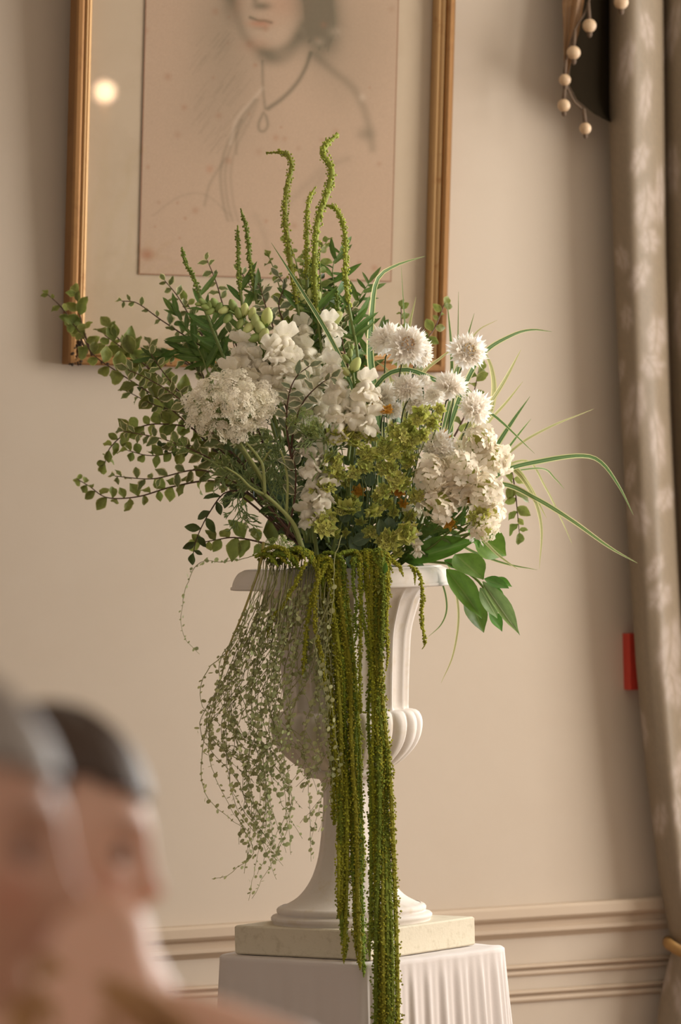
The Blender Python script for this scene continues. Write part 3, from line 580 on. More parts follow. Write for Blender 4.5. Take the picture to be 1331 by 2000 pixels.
# ================================================================== weld: flower spikes, narrow leaves
M_weld = plain('weld_bud', (176, 184, 70), .7, tintamt=.9, amt=.1, trans=.2); M_weldd = plain('weld_bud_dark', (140, 158, 66), .7, tintamt=.8, amt=.1, trans=.2)
def spike_mesh(S, rad, blob, per, r, loc, flat=0.0):
    """a stem closely set with small buds"""
    b = MB(); m = len(S); L = plen(S); n = int(L / blob * per)
    b.tube([p - loc for p in S], [max(.0006, rad(i / (m - 1)) * .55) for i in range(m)], 6, t=-.35)
    for k in range(n):
        t = k / n * (m - 1); i = min(m - 2, int(t)); p = S[i].lerp(S[i + 1], t - i); T = (S[i + 1] - S[i]).normalized()
        v = rvec(r); v = v - T * v.dot(T); v = v.normalized() if v.length > .01 else T.orthogonal()
        R = rad(t / (m - 1)); b.octa(p - loc + v * R * r.uniform(.55, 1.0), blob * r.uniform(.45, .75) * (.5 + .5 * min(1, R / rad(.3) if rad(.3) else 1)), r.uniform(-.35, .3), Matrix.Rotation(r.uniform(0, 3), 3, v))
    return b
WELD = [('thick weld spike hooked to the left at its tip', [(640, 900), (600, 700), (575, 560), (562, 470), (557, 420), (560, 370), (570, 322), (556, 299), (520, 299)], .46, 8.5, 3, .1),
 ('tallest weld spike, wavy with a curled tip at upper right', [(650, 900), (630, 700), (616, 560), (617, 465), (624, 420), (641, 372), (648, 330), (630, 300), (640, 280), (661, 262)], .42, 8, 6.5, .1),
 ('short weld spike standing between the two tall ones', [(640, 880), (610, 700), (600, 560), (600, 460), (600, 415), (605, 388), (618, 364)], .62, 6.5, 2, .09),
 ('weld spike arching over with its tip hanging to the left', [(680, 900), (700, 720), (682, 600), (675, 530), (676, 480), (669, 432), (652, 404), (630, 402)], .55, 7, 3, .08),
 ('slim weld spike leaning left against the drawing', [(560, 860), (520, 680), (498, 570), (489, 510), (482, 450), (470, 407)], .62, 6, 2, .06),
 ('slim upright weld spike at the left of its neighbour', [(540, 860), (490, 680), (470, 570), (466, 510), (465, 475), (464, 440)], .66, 5, 2, .06),
 ('small bent weld spike over the bottom of the mount', [(500, 840), (430, 680), (395, 590), (378, 540), (362, 512), (355, 483)], .7, 5, 2, .08),
 ('weld spike in bud low among the leaves', [(650, 900), (640, 760), (648, 660), (660, 600), (655, 560)], .6, 6, 3, .04)]
for k, (lab, pts, t0, w1, w2, dep) in enumerate(WELD):
    r = random.Random(500 + k); P = smooth_path(pxpath(pts, -.02, dep), 70); root = thing('weld_plant', lab, 'flower stem', P[0], 'weld stems'); i0 = int(70 * t0)
    b = MB(); b.tube([p - root.location for p in P[:i0 + 4]], .0032, 6); link('stem', b, M_stem, root)
    S = P[i0:]; rad = lambda t, a=w1 * 1.25, c=w2 * 1.2: (a * (1 - t) ** .5 * .0 + (a * min(1, .55 + t * 3) * (1 - t) + (c + a * .35) * t)) / 1000 if t < .93 else (c * .8) / 1000
    link('flower_spike', spike_mesh(S, rad, .0042, 3.6, r, root.location), M_weld if k in (0, 1, 2, 3) else M_weldd, root)
    for j in range(11 if k < 4 else 7):
        i = r.randint(int(i0 * .45), i0 + 2); T = (P[min(69, i + 1)] - P[i]).normalized(); sd = T.cross(Vector((0, 1, 0))).normalized() * r.choice((-1, 1))
        put_leaf(root, 'linear', P[i], T * r.uniform(.4, 1.2) + sd * r.uniform(.5, 1) + rvec(r) * .25, r.uniform(.035, .07), r, wide=r.uniform(.9, 1.5))
# bushy weld foliage at the top behind
for k, pts in enumerate([[(640, 800), (600, 600), (575, 500), (560, 470)], [(640, 800), (630, 600), (625, 500), (640, 470)], [(650, 800), (660, 620), (650, 530), (665, 490)], [(620, 800), (570, 640), (540, 540), (525, 500)], [(660, 800), (690, 660), (700, 590), (722, 552)], [(600, 800), (600, 650), (590, 560), (595, 500)], [(640, 800), (645, 680), (640, 580), (610, 520)]]):
    sprig('weld_leaf_shoot', ['olive leafy shoot in front of the dress of the drawn sitter', 'leafy shoot under the tallest weld spike', 'leafy shoot right of the tall weld spikes', 'pale leafy shoot left of the weld spikes', 'dark leafy shoot bending right beside the grass blade', 'leafy shoot between the hooked spike and the short one', 'leafy shoot low behind the centre snapdragon'][k], 'foliage', 'leafy shoots behind the flowers', pts, .05, .14, ['green', 'green', 'linear', 'green', 'linear', 'green', 'deep'][k], 20, [.03, .032, .065, .026, .06, .028, .035][k], twig=M_stem, start=.35, seed=300 + k, jit=.7, wide=1.3 if k in (2, 4) else 1)
# sprays of narrow leaves at left
for k, (pts, lab) in enumerate([([(430, 820), (410, 740), (392, 690), (370, 650), (345, 612)], 'spray of narrow dark leaves fanning left over the mount'), ([(480, 800), (430, 730), (395, 700), (350, 685), (300, 700)], 'spray of narrow leaves over the bottom rail of the frame'), ([(500, 800), (440, 700), (420, 640), (400, 600)], 'spray of narrow leaves behind the snapdragon tip'), ([(760, 900), (720, 780), (720, 700), (745, 650)], 'spray of narrow dark leaves between snapdragon and cornflowers')]):
    sprig('narrow_leaf_spray', lab, 'foliage', 'narrow leaf sprays', pts, .08, .14, 'linear', 15, .062, twig=M_stem, start=.45, seed=330 + k, ang=32, jit=.5, wide=1.5)
# ================================================================== striped grass
def blade(lab, pts, d0, d1, wpx, pale=False, k=0):
    P = smooth_path(pxpath(pts, d0, d1), 30); root = P[0]; b = MB(); vs = []; uv = []; r = random.Random(k)
    for i, p in enumerate(P):
        t = i / 29; T = (P[min(29, i + 1)] - P[max(0, i - 1)]).normalized(); s = T.cross(Vector((0, 1, 0))); s = s.normalized() if s.length > .05 else Vector((1, 0, 0))
        nn = T.cross(s).normalized(); a = .5 * math.sin(t * 2.2 + k); s2 = s * math.cos(a) + nn * math.sin(a); wd = wpx / 1000 * .5 * min(1, .55 + t * 2.5) * (1 - max(0, (t - .35) / .65) ** 2.2) + .0003
        for c in (-1, -.5, 0, .5, 1): vs.append(p + s2 * wd * c + nn * abs(c) * wd * .35 - root); uv.append((c, t))
    b.add(vs, [(i * 5 + c, i * 5 + c + 1, i * 5 + 6 + c, i * 5 + 5 + c) for i in range(29) for c in range(4)], uv)
    o = link('grass_blade', b, M_grassp if pale else M_grass, loc=root); tag(o, lab, 'grass blade', 'striped grass blades')
GR = [
 ('broad striped blade standing at the drawing edge, tip bent right', [(745, 980), (738, 800), (724, 700), (727, 610), (738, 545), (775, 518), (832, 500)], -.05, .1, 16, 0),
 ('dark stiff blade slanting up left across the snapdragons', [(740, 900), (680, 735), (640, 650), (585, 560), (530, 474)], -.1, -.04, 10, 0),
 ('pale upright blade above the pair of cornflowers', [(790, 860), (790, 740), (798, 650), (813, 580)], .0, .06, 11, 1),
 ('green upright blade left of the single cornflower', [(870, 860), (882, 760), (882, 680), (874, 588)], .02, .1, 8, 0),
 ('thin twin-striped blade rising above the single cornflower', [(860, 860), (890, 740), (910, 670), (927, 612)], .0, .08, 7, 0),
 ('thin blade leaning right above the single cornflower', [(870, 830), (900, 710), (930, 650), (972, 625)], .05, .14, 5, 1),
 ('long blade arching right high over the curtain-side wall', [(870, 860), (905, 760), (945, 690), (1000, 655), (1040, 644), (1079, 648)], 0, .12, 11, 0),
 ('pointed yellow-edged blade right of the cornflowers', [(900, 880), (950, 800), (985, 745), (1018, 683)], 0, .08, 10, 1),
 ('faint pale blade behind the pointed yellow-edged one', [(900, 900), (950, 830), (990, 785), (1022, 745)], .1, .2, 6, 1),
 ('short dark pointed blade right of the white clusters', [(920, 960), (965, 880), (1000, 825), (1036, 774)], .03, .1, 11, 0),
 ('small dark blade beside the short pointed one', [(950, 940), (990, 880), (1016, 845), (1038, 818)], .08, .14, 6, 0),
 ('hair-thin pale blade reaching toward the curtain', [(930, 960), (1000, 880), (1070, 836), (1160, 799)], .05, .2, 5, 1),
 ('long blade bowed over with its tip in front of the curtain', [(920, 970), (985, 920), (1060, 900), (1135, 890), (1175, 903), (1210, 950), (1238, 1006)], .02, .16, 10, 0),
 ('lowest long blade sloping down right to the curtain', [(900, 960), (980, 945), (1050, 975), (1120, 1018), (1190, 1068), (1246, 1100)], .03, .18, 11, 0),
 ('short blade curving down beside the white clusters', [(930, 900), (1000, 910), (1035, 950), (1068, 1012)], .05, .12, 8, 1),
 ('yellow blade hanging straight down at the right', [(930, 890), (1000, 915), (1040, 965), (1058, 1030), (1054, 1112)], .06, .12, 8, 1),
 ('thin blade drooping between the yellow one and the long ones', [(960, 920), (1030, 900), (1065, 950), (1095, 1010), (1118, 1062)], .1, .2, 4, 1),
 ('fine short blade over the drooping thin ones', [(1000, 920), (1060, 915), (1085, 935), (1103, 955)], .1, .2, 4, 0),
 ('dark green blade weaving between the cornflowers', [(700, 860), (735, 755), (785, 722), (850, 742), (920, 785), (970, 815), (1045, 886)], -.12, -.06, 10, 0),
 ('blade sloping down right past the large glossy leaves', [(860, 1040), (920, 1075), (985, 1100), (1050, 1113)], .02, .1, 6, 0),
 ('pale blade lying over the dark glossy leaf', [(900, 1010), (940, 1050), (975, 1085), (1012, 1112)], -.1, -.06, 6, 1),
 ('thin blade curling below the rim, tip turned left', [(850, 1110), (868, 1150), (873, 1190), (862, 1220), (838, 1243)], .05, .1, 4, 0),
 ('thin blade hanging below the rim, tip low at the right', [(875, 1100), (890, 1150), (896, 1210), (885, 1280), (862, 1334)], .06, .1, 5, 1),
 ('hair-fine vertical blade in front of the wall', [(890, 820), (893, 740), (895, 660), (896, 570)], .05, .1, 2.5, 0),
 ('hair-fine vertical blade in front of the mount', [(800, 760), (795, 680), (789, 600), (784, 520)], .05, .1, 2.5, 0),
 ('olive blade bowed up behind the single cornflower', [(930, 880), (962, 790), (962, 725), (938, 668)], .15, .25, 13, 1),
 ('pale blade crossing left of the lower cornflowers', [(740, 880), (770, 800), (760, 730), (735, 705)], -.02, .02, 9, 1),
 ('pale folded blade behind the right pair of cornflowers', [(780, 860), (820, 740), (860, 700), (890, 678)], .02, .08, 9, 1),
 ('pale blade rising left of the yellow-edged one', [(880, 900), (905, 850), (930, 815), (955, 780)], -.02, .02, 11, 1),
 ('striped blade between the two lower cornflowers', [(790, 880), (795, 800), (785, 760), (760, 735)], 0, .03, 7, 1),
 ('dark blade rising behind the lower cornflowers', [(880, 880), (884, 800), (886, 740), (905, 690)], .03, .08, 9, 0),
]
for k, (lab, pts, d0, d1, wpx, pale) in enumerate(GR): blade(lab, pts, d0, d1, wpx, bool(pale), k)
# ================================================================== large glossy leaves over the right of the rim
def bigleaf(root, a, c, da, dc, wpx, kind, seed, face=None, curl=.2):
    r = random.Random(seed); p, q = at(a[0], a[1], da), at(c[0], c[1], dc); d = q - p; L = d.length
    n = (face or Vector((.3, -1, .4))) + rvec(r) * .15
    me = leaf_mesh('leaf', .5, .25 if seed % 2 else .15, curl * (1 if seed % 3 else -.4), .05, (.03, .45, .75, .93, 1.0, .96, .83, .6, .28, .02), seed); me.materials.append(M_laurel2 if kind == 'under' else M_laurel)
    w_ = wpx * 1.2 / 1000 / L
    link('leaf', me, None, root, orient(p - root.location, d, n, (L * w_, L, L * .6)))
lr = thing('laurel_branch', 'branch of large glossy green leaves hanging over the right of the rim', 'branch', at(800, 1095, -.05), 'glossy leaf branches')
b = MB(); b.tube([p - lr.location for p in smooth_path(pxpath([(800, 1095), (850, 1098), (890, 1105), (935, 1135), (965, 1180)], -.06, -.12), 16)], .0028, 6); link('stem', b, M_stem, lr)
for i, (a, c, da, dc, w_, kd) in enumerate([((890, 1082), (944, 1134), -.10, -.15, 56, 'top'), ((872, 1112), (946, 1206), -.10, -.13, 40, 'top'), ((910, 1160), (951, 1235), -.09, -.10, 40, 'top'), ((943, 1136), (1014, 1242), -.13, -.16, 27, 'under'), ((938, 1148), (975, 1208), -.12, -.13, 27, 'under'), ((955, 1195), (984, 1232), -.10, -.11, 22, 'top'), ((946, 1130), (994, 1150), -.13, -.14, 22, 'top'), ((965, 1130), (1003, 1145), -.12, -.12, 14, 'top'), ((958, 1140), (985, 1190), -.11, -.12, 22, 'top'), ((868, 1094), (902, 1112), -.08, -.09, 16, 'top')]): bigleaf(lr, a, c, da, dc, w_, kd, i)
lr = thing('laurel_branch', 'long glossy leaf lying along the top of the rim, pointing right', 'branch', at(780, 1095, -.06), 'glossy leaf branches')
bigleaf(lr, (790, 1096), (932, 1056), -.10, -.14, 40, 'top', 21, Vector((0, -1, .2)), .05); bigleaf(lr, (800, 1085), (862, 1070), -.08, -.10, 20, 'top', 22)
b = MB(); b.tube([Vector((0, 0, -.01)), at(792, 1096, -.10) - lr.location], .0025, 6); link('stem', b, M_stem, lr)
lr = thing('laurel_branch', 'broad dark glossy leaves behind the grass at the right of the rim', 'branch', at(850, 1075, .0), 'glossy leaf branches')
bigleaf(lr, (926, 1042), (992, 1086), -.02, -.0, 52, 'top', 31, Vector((.1, -1, .1)), .1); bigleaf(lr, (884, 1035), (900, 1064), .0, .02, 16, 'under', 32); bigleaf(lr, (915, 1030), (935, 1070), -.04, -.04, 18, 'top', 33)
b = MB(); b.tube([p - lr.location for p in smooth_path(pxpath([(850, 1075), (890, 1050), (928, 1040)], 0, -.02), 10)], .0025, 6); link('stem', b, M_stem, lr)
# fresh green stems and sepals under the white clusters
for k, pts in enumerate([[(760, 1100), (830, 1050), (880, 1010)], [(770, 1100), (840, 1070), (890, 1025)], [(750, 1100), (810, 1040), (850, 1000)], [(780, 1100), (850, 1050), (920, 1020)], [(760, 1095), (800, 1060), (830, 1020)]]):
    sprig('flower_stalk', ['fresh green stalk rising to the front white cluster', 'lowest fresh green stalk, close over the long glossy leaf', 'fresh green stalk under the lower left white cluster', 'fresh green stalk reaching furthest right under the white clusters', 'short fresh green stalk beside the small low snapdragon'][k], 'foliage', 'stalks under the white clusters', pts, -.08, -.16, 'linear', 7, .045, twig=M_stem, r0=.003, seed=400 + k, jit=.4, wide=1.7)
# ================================================================== snapdragons
M_snap = plain('snapdragon_petal', (250, 243, 226), .6, tintamt=-.0, amt=.05, spots=((232, 228, 190), 26, .5, .75), trans=.3, hue=.005)
M_snapg = plain('snapdragon_bud', (206, 214, 140), .55, amt=.1, tintamt=.35, trans=.2); M_calyx = plain('calyx_green', (116, 142, 62), .6, amt=.12, trans=.15)
def ruffle(b, c, u, v, n, w, h, seed, cup=.3, lobes=2, nu=9, nv=5):
    """one petal lobe fan: opens from c along v, width along u, lifted towards n"""
    r = random.Random(seed); ph = r.uniform(0, 6); vs = []
    for i in range(nv):
        t = i / (nv - 1)
        for j in range(nu):
            s_ = j / (nu - 1) * 2 - 1; edge = (1 - .42 * abs(s_) ** 3) * (1 - (.22 if lobes == 2 else .16) * (math.cos(s_ * math.pi * (1 if lobes == 2 else 1.5)) ** 8 if lobes else 0) * t)
            z = cup * math.sin(t * 2.6) * h + .10 * h * t * math.sin(s_ * 7 + ph) + .06 * h * t * math.sin(s_ * 15 + ph)
            vs.append(c + u * (s_ * w * (.35 + .65 * t ** .7)) + v * (h * t * edge) + n * z)
    b.add(vs, [(i * nu + j, i * nu + j + 1, (i + 1) * nu + j + 1, (i + 1) * nu + j) for i in range(nv - 1) for j in range(nu - 1)])
def snap_mesh(seed):
    """a two-lipped floret, throat along +y, upper lip towards +z"""
    b = MB(); X, Y, Z = Vector((1, 0, 0)), Vector((0, 1, 0)), Vector((0, 0, 1))
    b.tube([(0, 0, 0), (0, .15, .01), (0, .38, .0), (0, .52, 0), (0, .60, 0)], [.10, .17, .19, .21, .17], 12)
    r = random.Random(seed)
    ruffle(b, Vector((0, .45, .15)), X, (Z * .85 + Y * .45).normalized(), -Y * -.6, .36, .46, seed, .25, 2)
    ruffle(b, Vector((0, .40, .12)), X, (Z * .95 + Y * .05).normalized(), Y, .30, .40, seed + 1, -.2, 2)
    ruffle(b, Vector((0, .50, -.14)), X, (-Z * .85 + Y * .5).normalized(), Y, .30, .42, seed + 2, .35, 2)
    for s_ in (-1, 1): ruffle(b, Vector((.10 * s_, .48, -.10)), (X * .5 * s_ - Z * .6).normalized(), (X * s_ * .9 - Z * .35 + Y * .35).normalized(), Y, .22, .36, seed + 3 + s_, .3, 1)
    for s_ in (-1, 1): sphere(b, (.085 * s_, .58, -.03), .125, 10, 7, (1, .9, 1.0))
    me = b.mesh('corolla'); me.materials.append(M_snap); return me
SN = [snap_mesh(i * 10) for i in range(4)]
def bud_mesh(): 
    b = MB(); prof = [(0, .0), (.16, .1), (.26, .3), (.27, .5), (.22, .75), (.12, .93), (.02, 1.0)]; vs = []; n = 10
    for rr, y in prof:
        for k in range(n): a = 2 * math.pi * k / n; q = 1 + .08 * math.cos(a * 2); vs.append((rr * math.cos(a) * q, y, rr * math.sin(a) + .08 * y * y))
    b.add(vs, [(i * n + k, i * n + (k + 1) % n, (i + 1) * n + (k + 1) % n, (i + 1) * n + k) for i in range(6) for k in range(n)], t=[.3 * (y - .4) for rr, y in prof for _ in range(n)]); return b.mesh('bud')
BUD = bud_mesh(); BUD.materials.append(M_snapg)
BUDG = BUD.copy(); BUDG.materials.clear(); BUDG.materials.append(plain('snapdragon_green_bud', (158, 176, 98), .55, amt=.12, trans=.2))
CAL = None
def calyx_mesh():
    b = MB()
    for k in range(5):
        a = 2 * math.pi * k / 5; d = Vector((math.cos(a), 0, math.sin(a))); s_ = Vector((-math.sin(a), 0, math.cos(a)))
        vs = [d * .05 - s_ * .05, d * .05 + s_ * .05, d * .17 - s_ * .11 + Vector((0, .15, 0)), d * .17 + s_ * .11 + Vector((0, .15, 0)), d * .28 + Vector((0, .34, 0))]
        b.add(vs, [(0, 1, 3, 2), (2, 3, 4)])
    me = b.mesh('calyx'); me.materials.append(M_calyx); return me
CAL = calyx_mesh()
SNAPS = [
 ('leftmost white snapdragon, its green budded tip bending left', [(600, 1060), (560, 900), (530, 790), (520, 720), (505, 655), (470, 620), (430, 602), (386, 592)], -.08, -.14,
  [(478, 680, 56, -150), (458, 735, 58, -165), (490, 750, 50, -120), (556, 672, 60, 25), (562, 722, 62, 5), (540, 745, 52, -40), (585, 745, 50, 10), (510, 770, 44, -100), (532, 690, 50, 60), (505, 712, 54, -150), (548, 700, 54, 20), (520, 742, 54, -60), (478, 712, 50, 170)],
  [(522, 618, 34, 80, 1), (500, 628, 30, 95, 1), (478, 605, 26, 80, 1), (493, 612, 24, 75, 1), (455, 596, 24, 110, 0), (437, 606, 22, 200, 1), (420, 592, 22, 120, 0), (445, 622, 22, 230, 0), (403, 600, 20, 170, 0), (396, 590, 18, 140, 0), (412, 608, 20, 210, 0), (388, 594, 14, 180, 0), (466, 612, 24, 100, 0), (486, 640, 26, 220, 1), (508, 640, 30, 110, 1), (428, 600, 20, 60, 0), (470, 632, 22, 240, 0), (410, 596, 18, 90, 0), (515, 655, 30, 60, 1), (498, 660, 26, 200, 0)]),
 ('pale snapdragon behind the dark slanting blade, greenish buds on top', [(640, 1060), (630, 880), (620, 760), (615, 680), (608, 620), (604, 575)], -.02, .02,
  [(595, 645, 46, 150), (645, 640, 48, 50), (600, 690, 50, 190), (640, 690, 50, 0), (618, 720, 48, -90), (590, 735, 48, -140), (612, 765, 44, -60), (585, 700, 40, 170)],
  [(606, 575, 24, 90, 1), (620, 580, 24, 60, 1), (592, 585, 26, 120, 1), (612, 600, 26, 80, 1), (590, 605, 24, 150, 0), (655, 622, 36, 40, 1)]),
 ('centre white snapdragon with wide ruffled lips above the lime umbels', [(650, 1080), (680, 960), (692, 850), (694, 780), (690, 730), (684, 690), (680, 670)], -.12, -.18,
  [(652, 720, 44, 140), (660, 750, 50, 170), (715, 755, 50, 20), (672, 790, 56, -150), (700, 795, 60, -70), (655, 800, 44, 180), (690, 830, 50, -90), (722, 820, 46, -30), (660, 835, 46, -130), (730, 780, 34, 10)],
  [(684, 690, 18, 80, 0), (676, 700, 18, 120, 0), (695, 712, 30, 60, 1), (676, 726, 20, 130, 1), (688, 678, 12, 90, 0)]),
 ('low white snapdragon left of the lime umbels, green tip', [(620, 1090), (612, 1000), (622, 930), (625, 880), (612, 830)], -.12, -.16,
  [(600, 862, 44, 150), (632, 885, 46, 10), (612, 905, 48, 180), (640, 925, 46, 20), (612, 945, 50, -160), (632, 960, 46, -40), (612, 990, 48, -120), (600, 1005, 42, -150), (625, 1000, 40, -60)],
  [(612, 832, 22, 90, 1), (625, 838, 24, 60, 1), (600, 842, 22, 120, 1), (618, 848, 26, 80, 1)]),
 ('half hidden white snapdragon behind the cream-edged twigs', [(610, 1060), (600, 900), (598, 820), (600, 760), (604, 725)], -.04, -.06,
  [(590, 760, 46, 160), (618, 770, 46, 20), (640, 745, 44, 40), (605, 800, 46, -120), (582, 790, 44, 190), (630, 805, 44, -30), (575, 770, 40, 160), (648, 712, 44, 60)], [(604, 728, 16, 90, 0)]),
 ('small white snapdragon peeping out low beside the glossy leaves', [(760, 1095), (780, 1070), (800, 1050), (812, 1040)], -.1, -.14, [(812, 1052, 26, -60), (816, 1070, 26, -90), (804, 1040, 22, 80)], [])]
for k, (lab, pts, d0, d1, fl, buds) in enumerate(SNAPS):
    r = random.Random(600 + k); S = smooth_path(pxpath(pts, d0, d1), 40); root = thing('snapdragon', lab, 'flower', S[0], 'white snapdragons')
    b = MB(); b.tube([p - root.location for p in S], [.0045 * (1 - .5 * i / 39) for i in range(40)], 8); link('stem', b, M_stem, root)
    dm = (d0 + d1 * 2) / 3
    for j, (x, y, sz, ang_) in enumerate(fl):
        a = math.radians(ang_); c = at(x, y, dm - .012 - .01 * (j % 3)); d = Vector((math.cos(a) * .6, -.75, math.sin(a) * .45)).normalized(); s_ = sz / 1000 * 1.28
        M = orient(c - root.location - d * s_ * .45, d, Vector((r.uniform(-.25, .25), .3, 1)), s_); fo = link('corolla', r.choice(SN), None, root, M)
        link('calyx', CAL, None, root, orient(c - root.location - d * s_ * .5, d, Vector((0, .3, 1)), s_))
    for x, y, sz, ang_, pale in buds:
        a = math.radians(ang_); d = Vector((math.cos(a), -.35, math.sin(a))).normalized(); c = at(x, y, d1 - .005); s_ = sz / 1000 * 1.15
        link('bud', BUD if pale else BUDG, None, root, orient(c - root.location - d * s_ * .5, d, Vector((0, -1, 0)), s_)); link('calyx', CAL, None, root, orient(c - root.location - d * s_ * .56, d, Vector((0, -1, .2)), s_ * .9))
# ================================================================== lace umbels
M_lace = plain('lace_floret', (250, 243, 222), .7, tintamt=.25, amt=.05, trans=.25); M_ray = plain('umbel_ray', (134, 148, 84), .6, amt=.1, trans=.15)
M_lime = plain('green_umbel', (142, 160, 82), .7, tintamt=.7, amt=.08, trans=.2)
def umbellet(seed, n, R, fl, spiky=False):
    """a little cushion of tiny five-petalled florets, facing +z, radius about 1"""
    b = MB(); r = random.Random(seed); out = []
    for k in range(n):
        a = k * 2.39996; q = math.sqrt((k + .5) / n); p = Vector((math.cos(a) * q, math.sin(a) * q, .42 * (1 - q * q) + r.uniform(-.06, .06))) + rvec(r) * .05
        nrm_ = Vector((p.x * .6, p.y * .6, 1)).normalized() + rvec(r) * .3; nrm_.normalize(); u = nrm_.orthogonal().normalized(); v = nrm_.cross(u); s_ = fl * r.uniform(.8, 1.2); ph = r.uniform(0, 6)
        for m in range(5):
            c, sN = math.cos(ph + m * 1.2566), math.sin(ph + m * 1.2566); d = u * c + v * sN; e = v * c - u * sN
            b.add([p, p + d * s_ * .6 + e * s_ * .38 + nrm_ * s_ * .15, p + d * s_ + nrm_ * s_ * .05, p + d * s_ * .6 - e * s_ * .38 + nrm_ * s_ * .15], [(0, 1, 2, 3)], t=r.uniform(-.3, .25))
        b.add([p + u * s_ * .16 + nrm_ * s_ * .2, p - u * s_ * .16 + nrm_ * s_ * .2, p + v * s_ * .18 - nrm_ * s_ * .7], [(0, 1, 2)], t=-.9)
    return b.mesh('umbellet')
UM = [umbellet(k, 46, 1, .19) for k in range(3)]; UML = [umbellet(10 + k, 34, 1, .17) for k in range(2)]
for u_ in UM: u_.materials.append(M_lace)
for u_ in UML: u_.materials.append(M_lime)
def umbel(lab, cx, cy, w_, h_, dep, stem, n, usz, mats, tiltv, seed, dome=.45):
    r = random.Random(seed); S = smooth_path([at(x, y, dd_) for x, y, dd_ in stem], 24); root = thing('lace_umbel', lab, 'flower', S[0], 'lace umbels'); hub = S[-1]
    b = MB(); b.tube([p - root.location for p in S], [.0042 * (w_ / 180) ** .4 * (1 - .3 * i / 23) for i in range(24)], 8); link('stem', b, M_ray, root)
    rays = MB()
    for k in range(n):
        q = math.sqrt((k + .5) / n); a = k * 2.39996 + r.uniform(-.15, .15); x = cx + math.cos(a) * q * w_ / 2 * r.uniform(.9, 1.06); y = cy + math.sin(a) * q * h_ / 2 * r.uniform(.92, 1.04)
        p = at(x, y, dep - dome * w_ / 1000 * (1 - q * q) * .5 + r.uniform(-.004, .004)); up = (p - hub).normalized() * .5 + tiltv
        s_ = usz / 1000 * r.uniform(.75, 1.12) * (1.08 if q > .7 else .95); link('umbellet', r.choice(mats), None, root, orient(p - root.location, rvec(r), up.normalized(), s_))
        q > .35 and rays.tube([hub - root.location, (hub * .5 + p * .5) + (p - hub).cross(Vector((0, 0, 1))) * .02 - root.location - Vector((0, 0, .004)), p - up.normalized() * s_ * .5 - root.location], .0008, 4, False)
    o = link('ray', rays, M_ray, root); o['kind'] = 'stuff'
umbel('large white lace umbel at the left front, broad as a saucer', 448, 793, 172, 128, -.19, [(592, 1075, -.04), (562, 1010, -.08), (520, 968, -.11), (512, 940, -.13), (490, 905, -.15), (462, 865, -.16)], 84, 13.5, UM, Vector((-.15, -.8, .55)), 1)
umbel('small pale green umbel in front of the low snapdragon', 598, 826, 60, 58, -.2, [(600, 1060, -.08), (612, 960, -.14), (600, 890, -.17), (598, 850, -.18)], 18, 9, UML, Vector((0, -.7, .6)), 2)
umbel('tiny green umbel on a side shoot below the large lace umbel', 436, 905, 30, 44, -.14, [(520, 975, -.10), (480, 940, -.13), (448, 918, -.14)], 9, 7.5, UML, Vector((-.4, -.7, .3)), 3)
umbel('green umbel resting on the rim beside the hanging moss rope', 545, 1066, 44, 42, -.2, [(580, 1090, -.16), (560, 1085, -.18), (548, 1078, -.19)], 14, 8.5, UML, Vector((-.1, -.8, .4)), 4)
umbel('faint green umbel left of the large one, close to the dark stems', 345, 868, 34, 30, -.02, [(480, 950, -.02), (410, 900, -.02), (362, 880, -.02)], 9, 7.5, UML, Vector((-.3, -.6, .5)), 5)
uf = thing('umbel_stalk', 'pale green forked stalk rising below the large lace umbel', 'stalk', at(592, 1072, -.10), 'umbel stalks'); b = MB()
for pts, r0 in (([(592, 1072), (575, 1025), (545, 990), (518, 966)], .0048), ([(518, 966), (516, 930), (512, 905), (495, 880), (478, 862)], .0034), ([(512, 905), (522, 888), (530, 878)], .0022), ([(518, 966), (490, 952), (468, 930), (440, 912)], .0028), ([(560, 1005), (562, 940), (555, 900), (548, 880)], .0030), ([(516, 940), (500, 912), (482, 885), (470, 865)], .0032)):
    b.tube([p - uf.location for p in smooth_path(pxpath(pts, -.165, -.185), 12)], [r0 * (1 - .03 * i) for i in range(12)], 8)
link('forked_stem', b, plain('pale_stalk', (164, 172, 104), .55, trans=.1), uf)
# ferny leaves of the umbel stems
def fern(lab, pts, d0, d1, seed, size=.03):
    r = random.Random(seed); S = smooth_path(pxpath(pts, d0, d1), 16); root = thing('fern_leaf', lab, 'foliage', S[0], 'ferny leaves'); b = MB(); b.tube([p - root.location for p in S], .0014, 5)
    def fork(p, d, l, lev):
        q = p + d * l; b.tube([p - root.location, p + d * l * .5 + rvec(r) * l * .06 - root.location, q - root.location], [.0011, .0010, .0004], 4, False)
        if lev:
            for _ in range(3): fork(p + d * l * r.uniform(.35, 1), (d + rvec(r) * .75).normalized(), l * .62, lev - 1)
    for i in range(3, 16, 2):
        T = (S[min(15, i + 1)] - S[i - 1]).normalized()
        for sg in (-1, 1): fork(S[i], (T + T.cross(Vector((0, 1, 0))) * sg * r.uniform(.5, 1.1) + rvec(r) * .3).normalized(), size * r.uniform(.6, 1.1), 2)
    link('frond', b, M_fern, root)
M_fern = plain('fern_green', (146, 166, 104), .6, amt=.15, trans=.15)
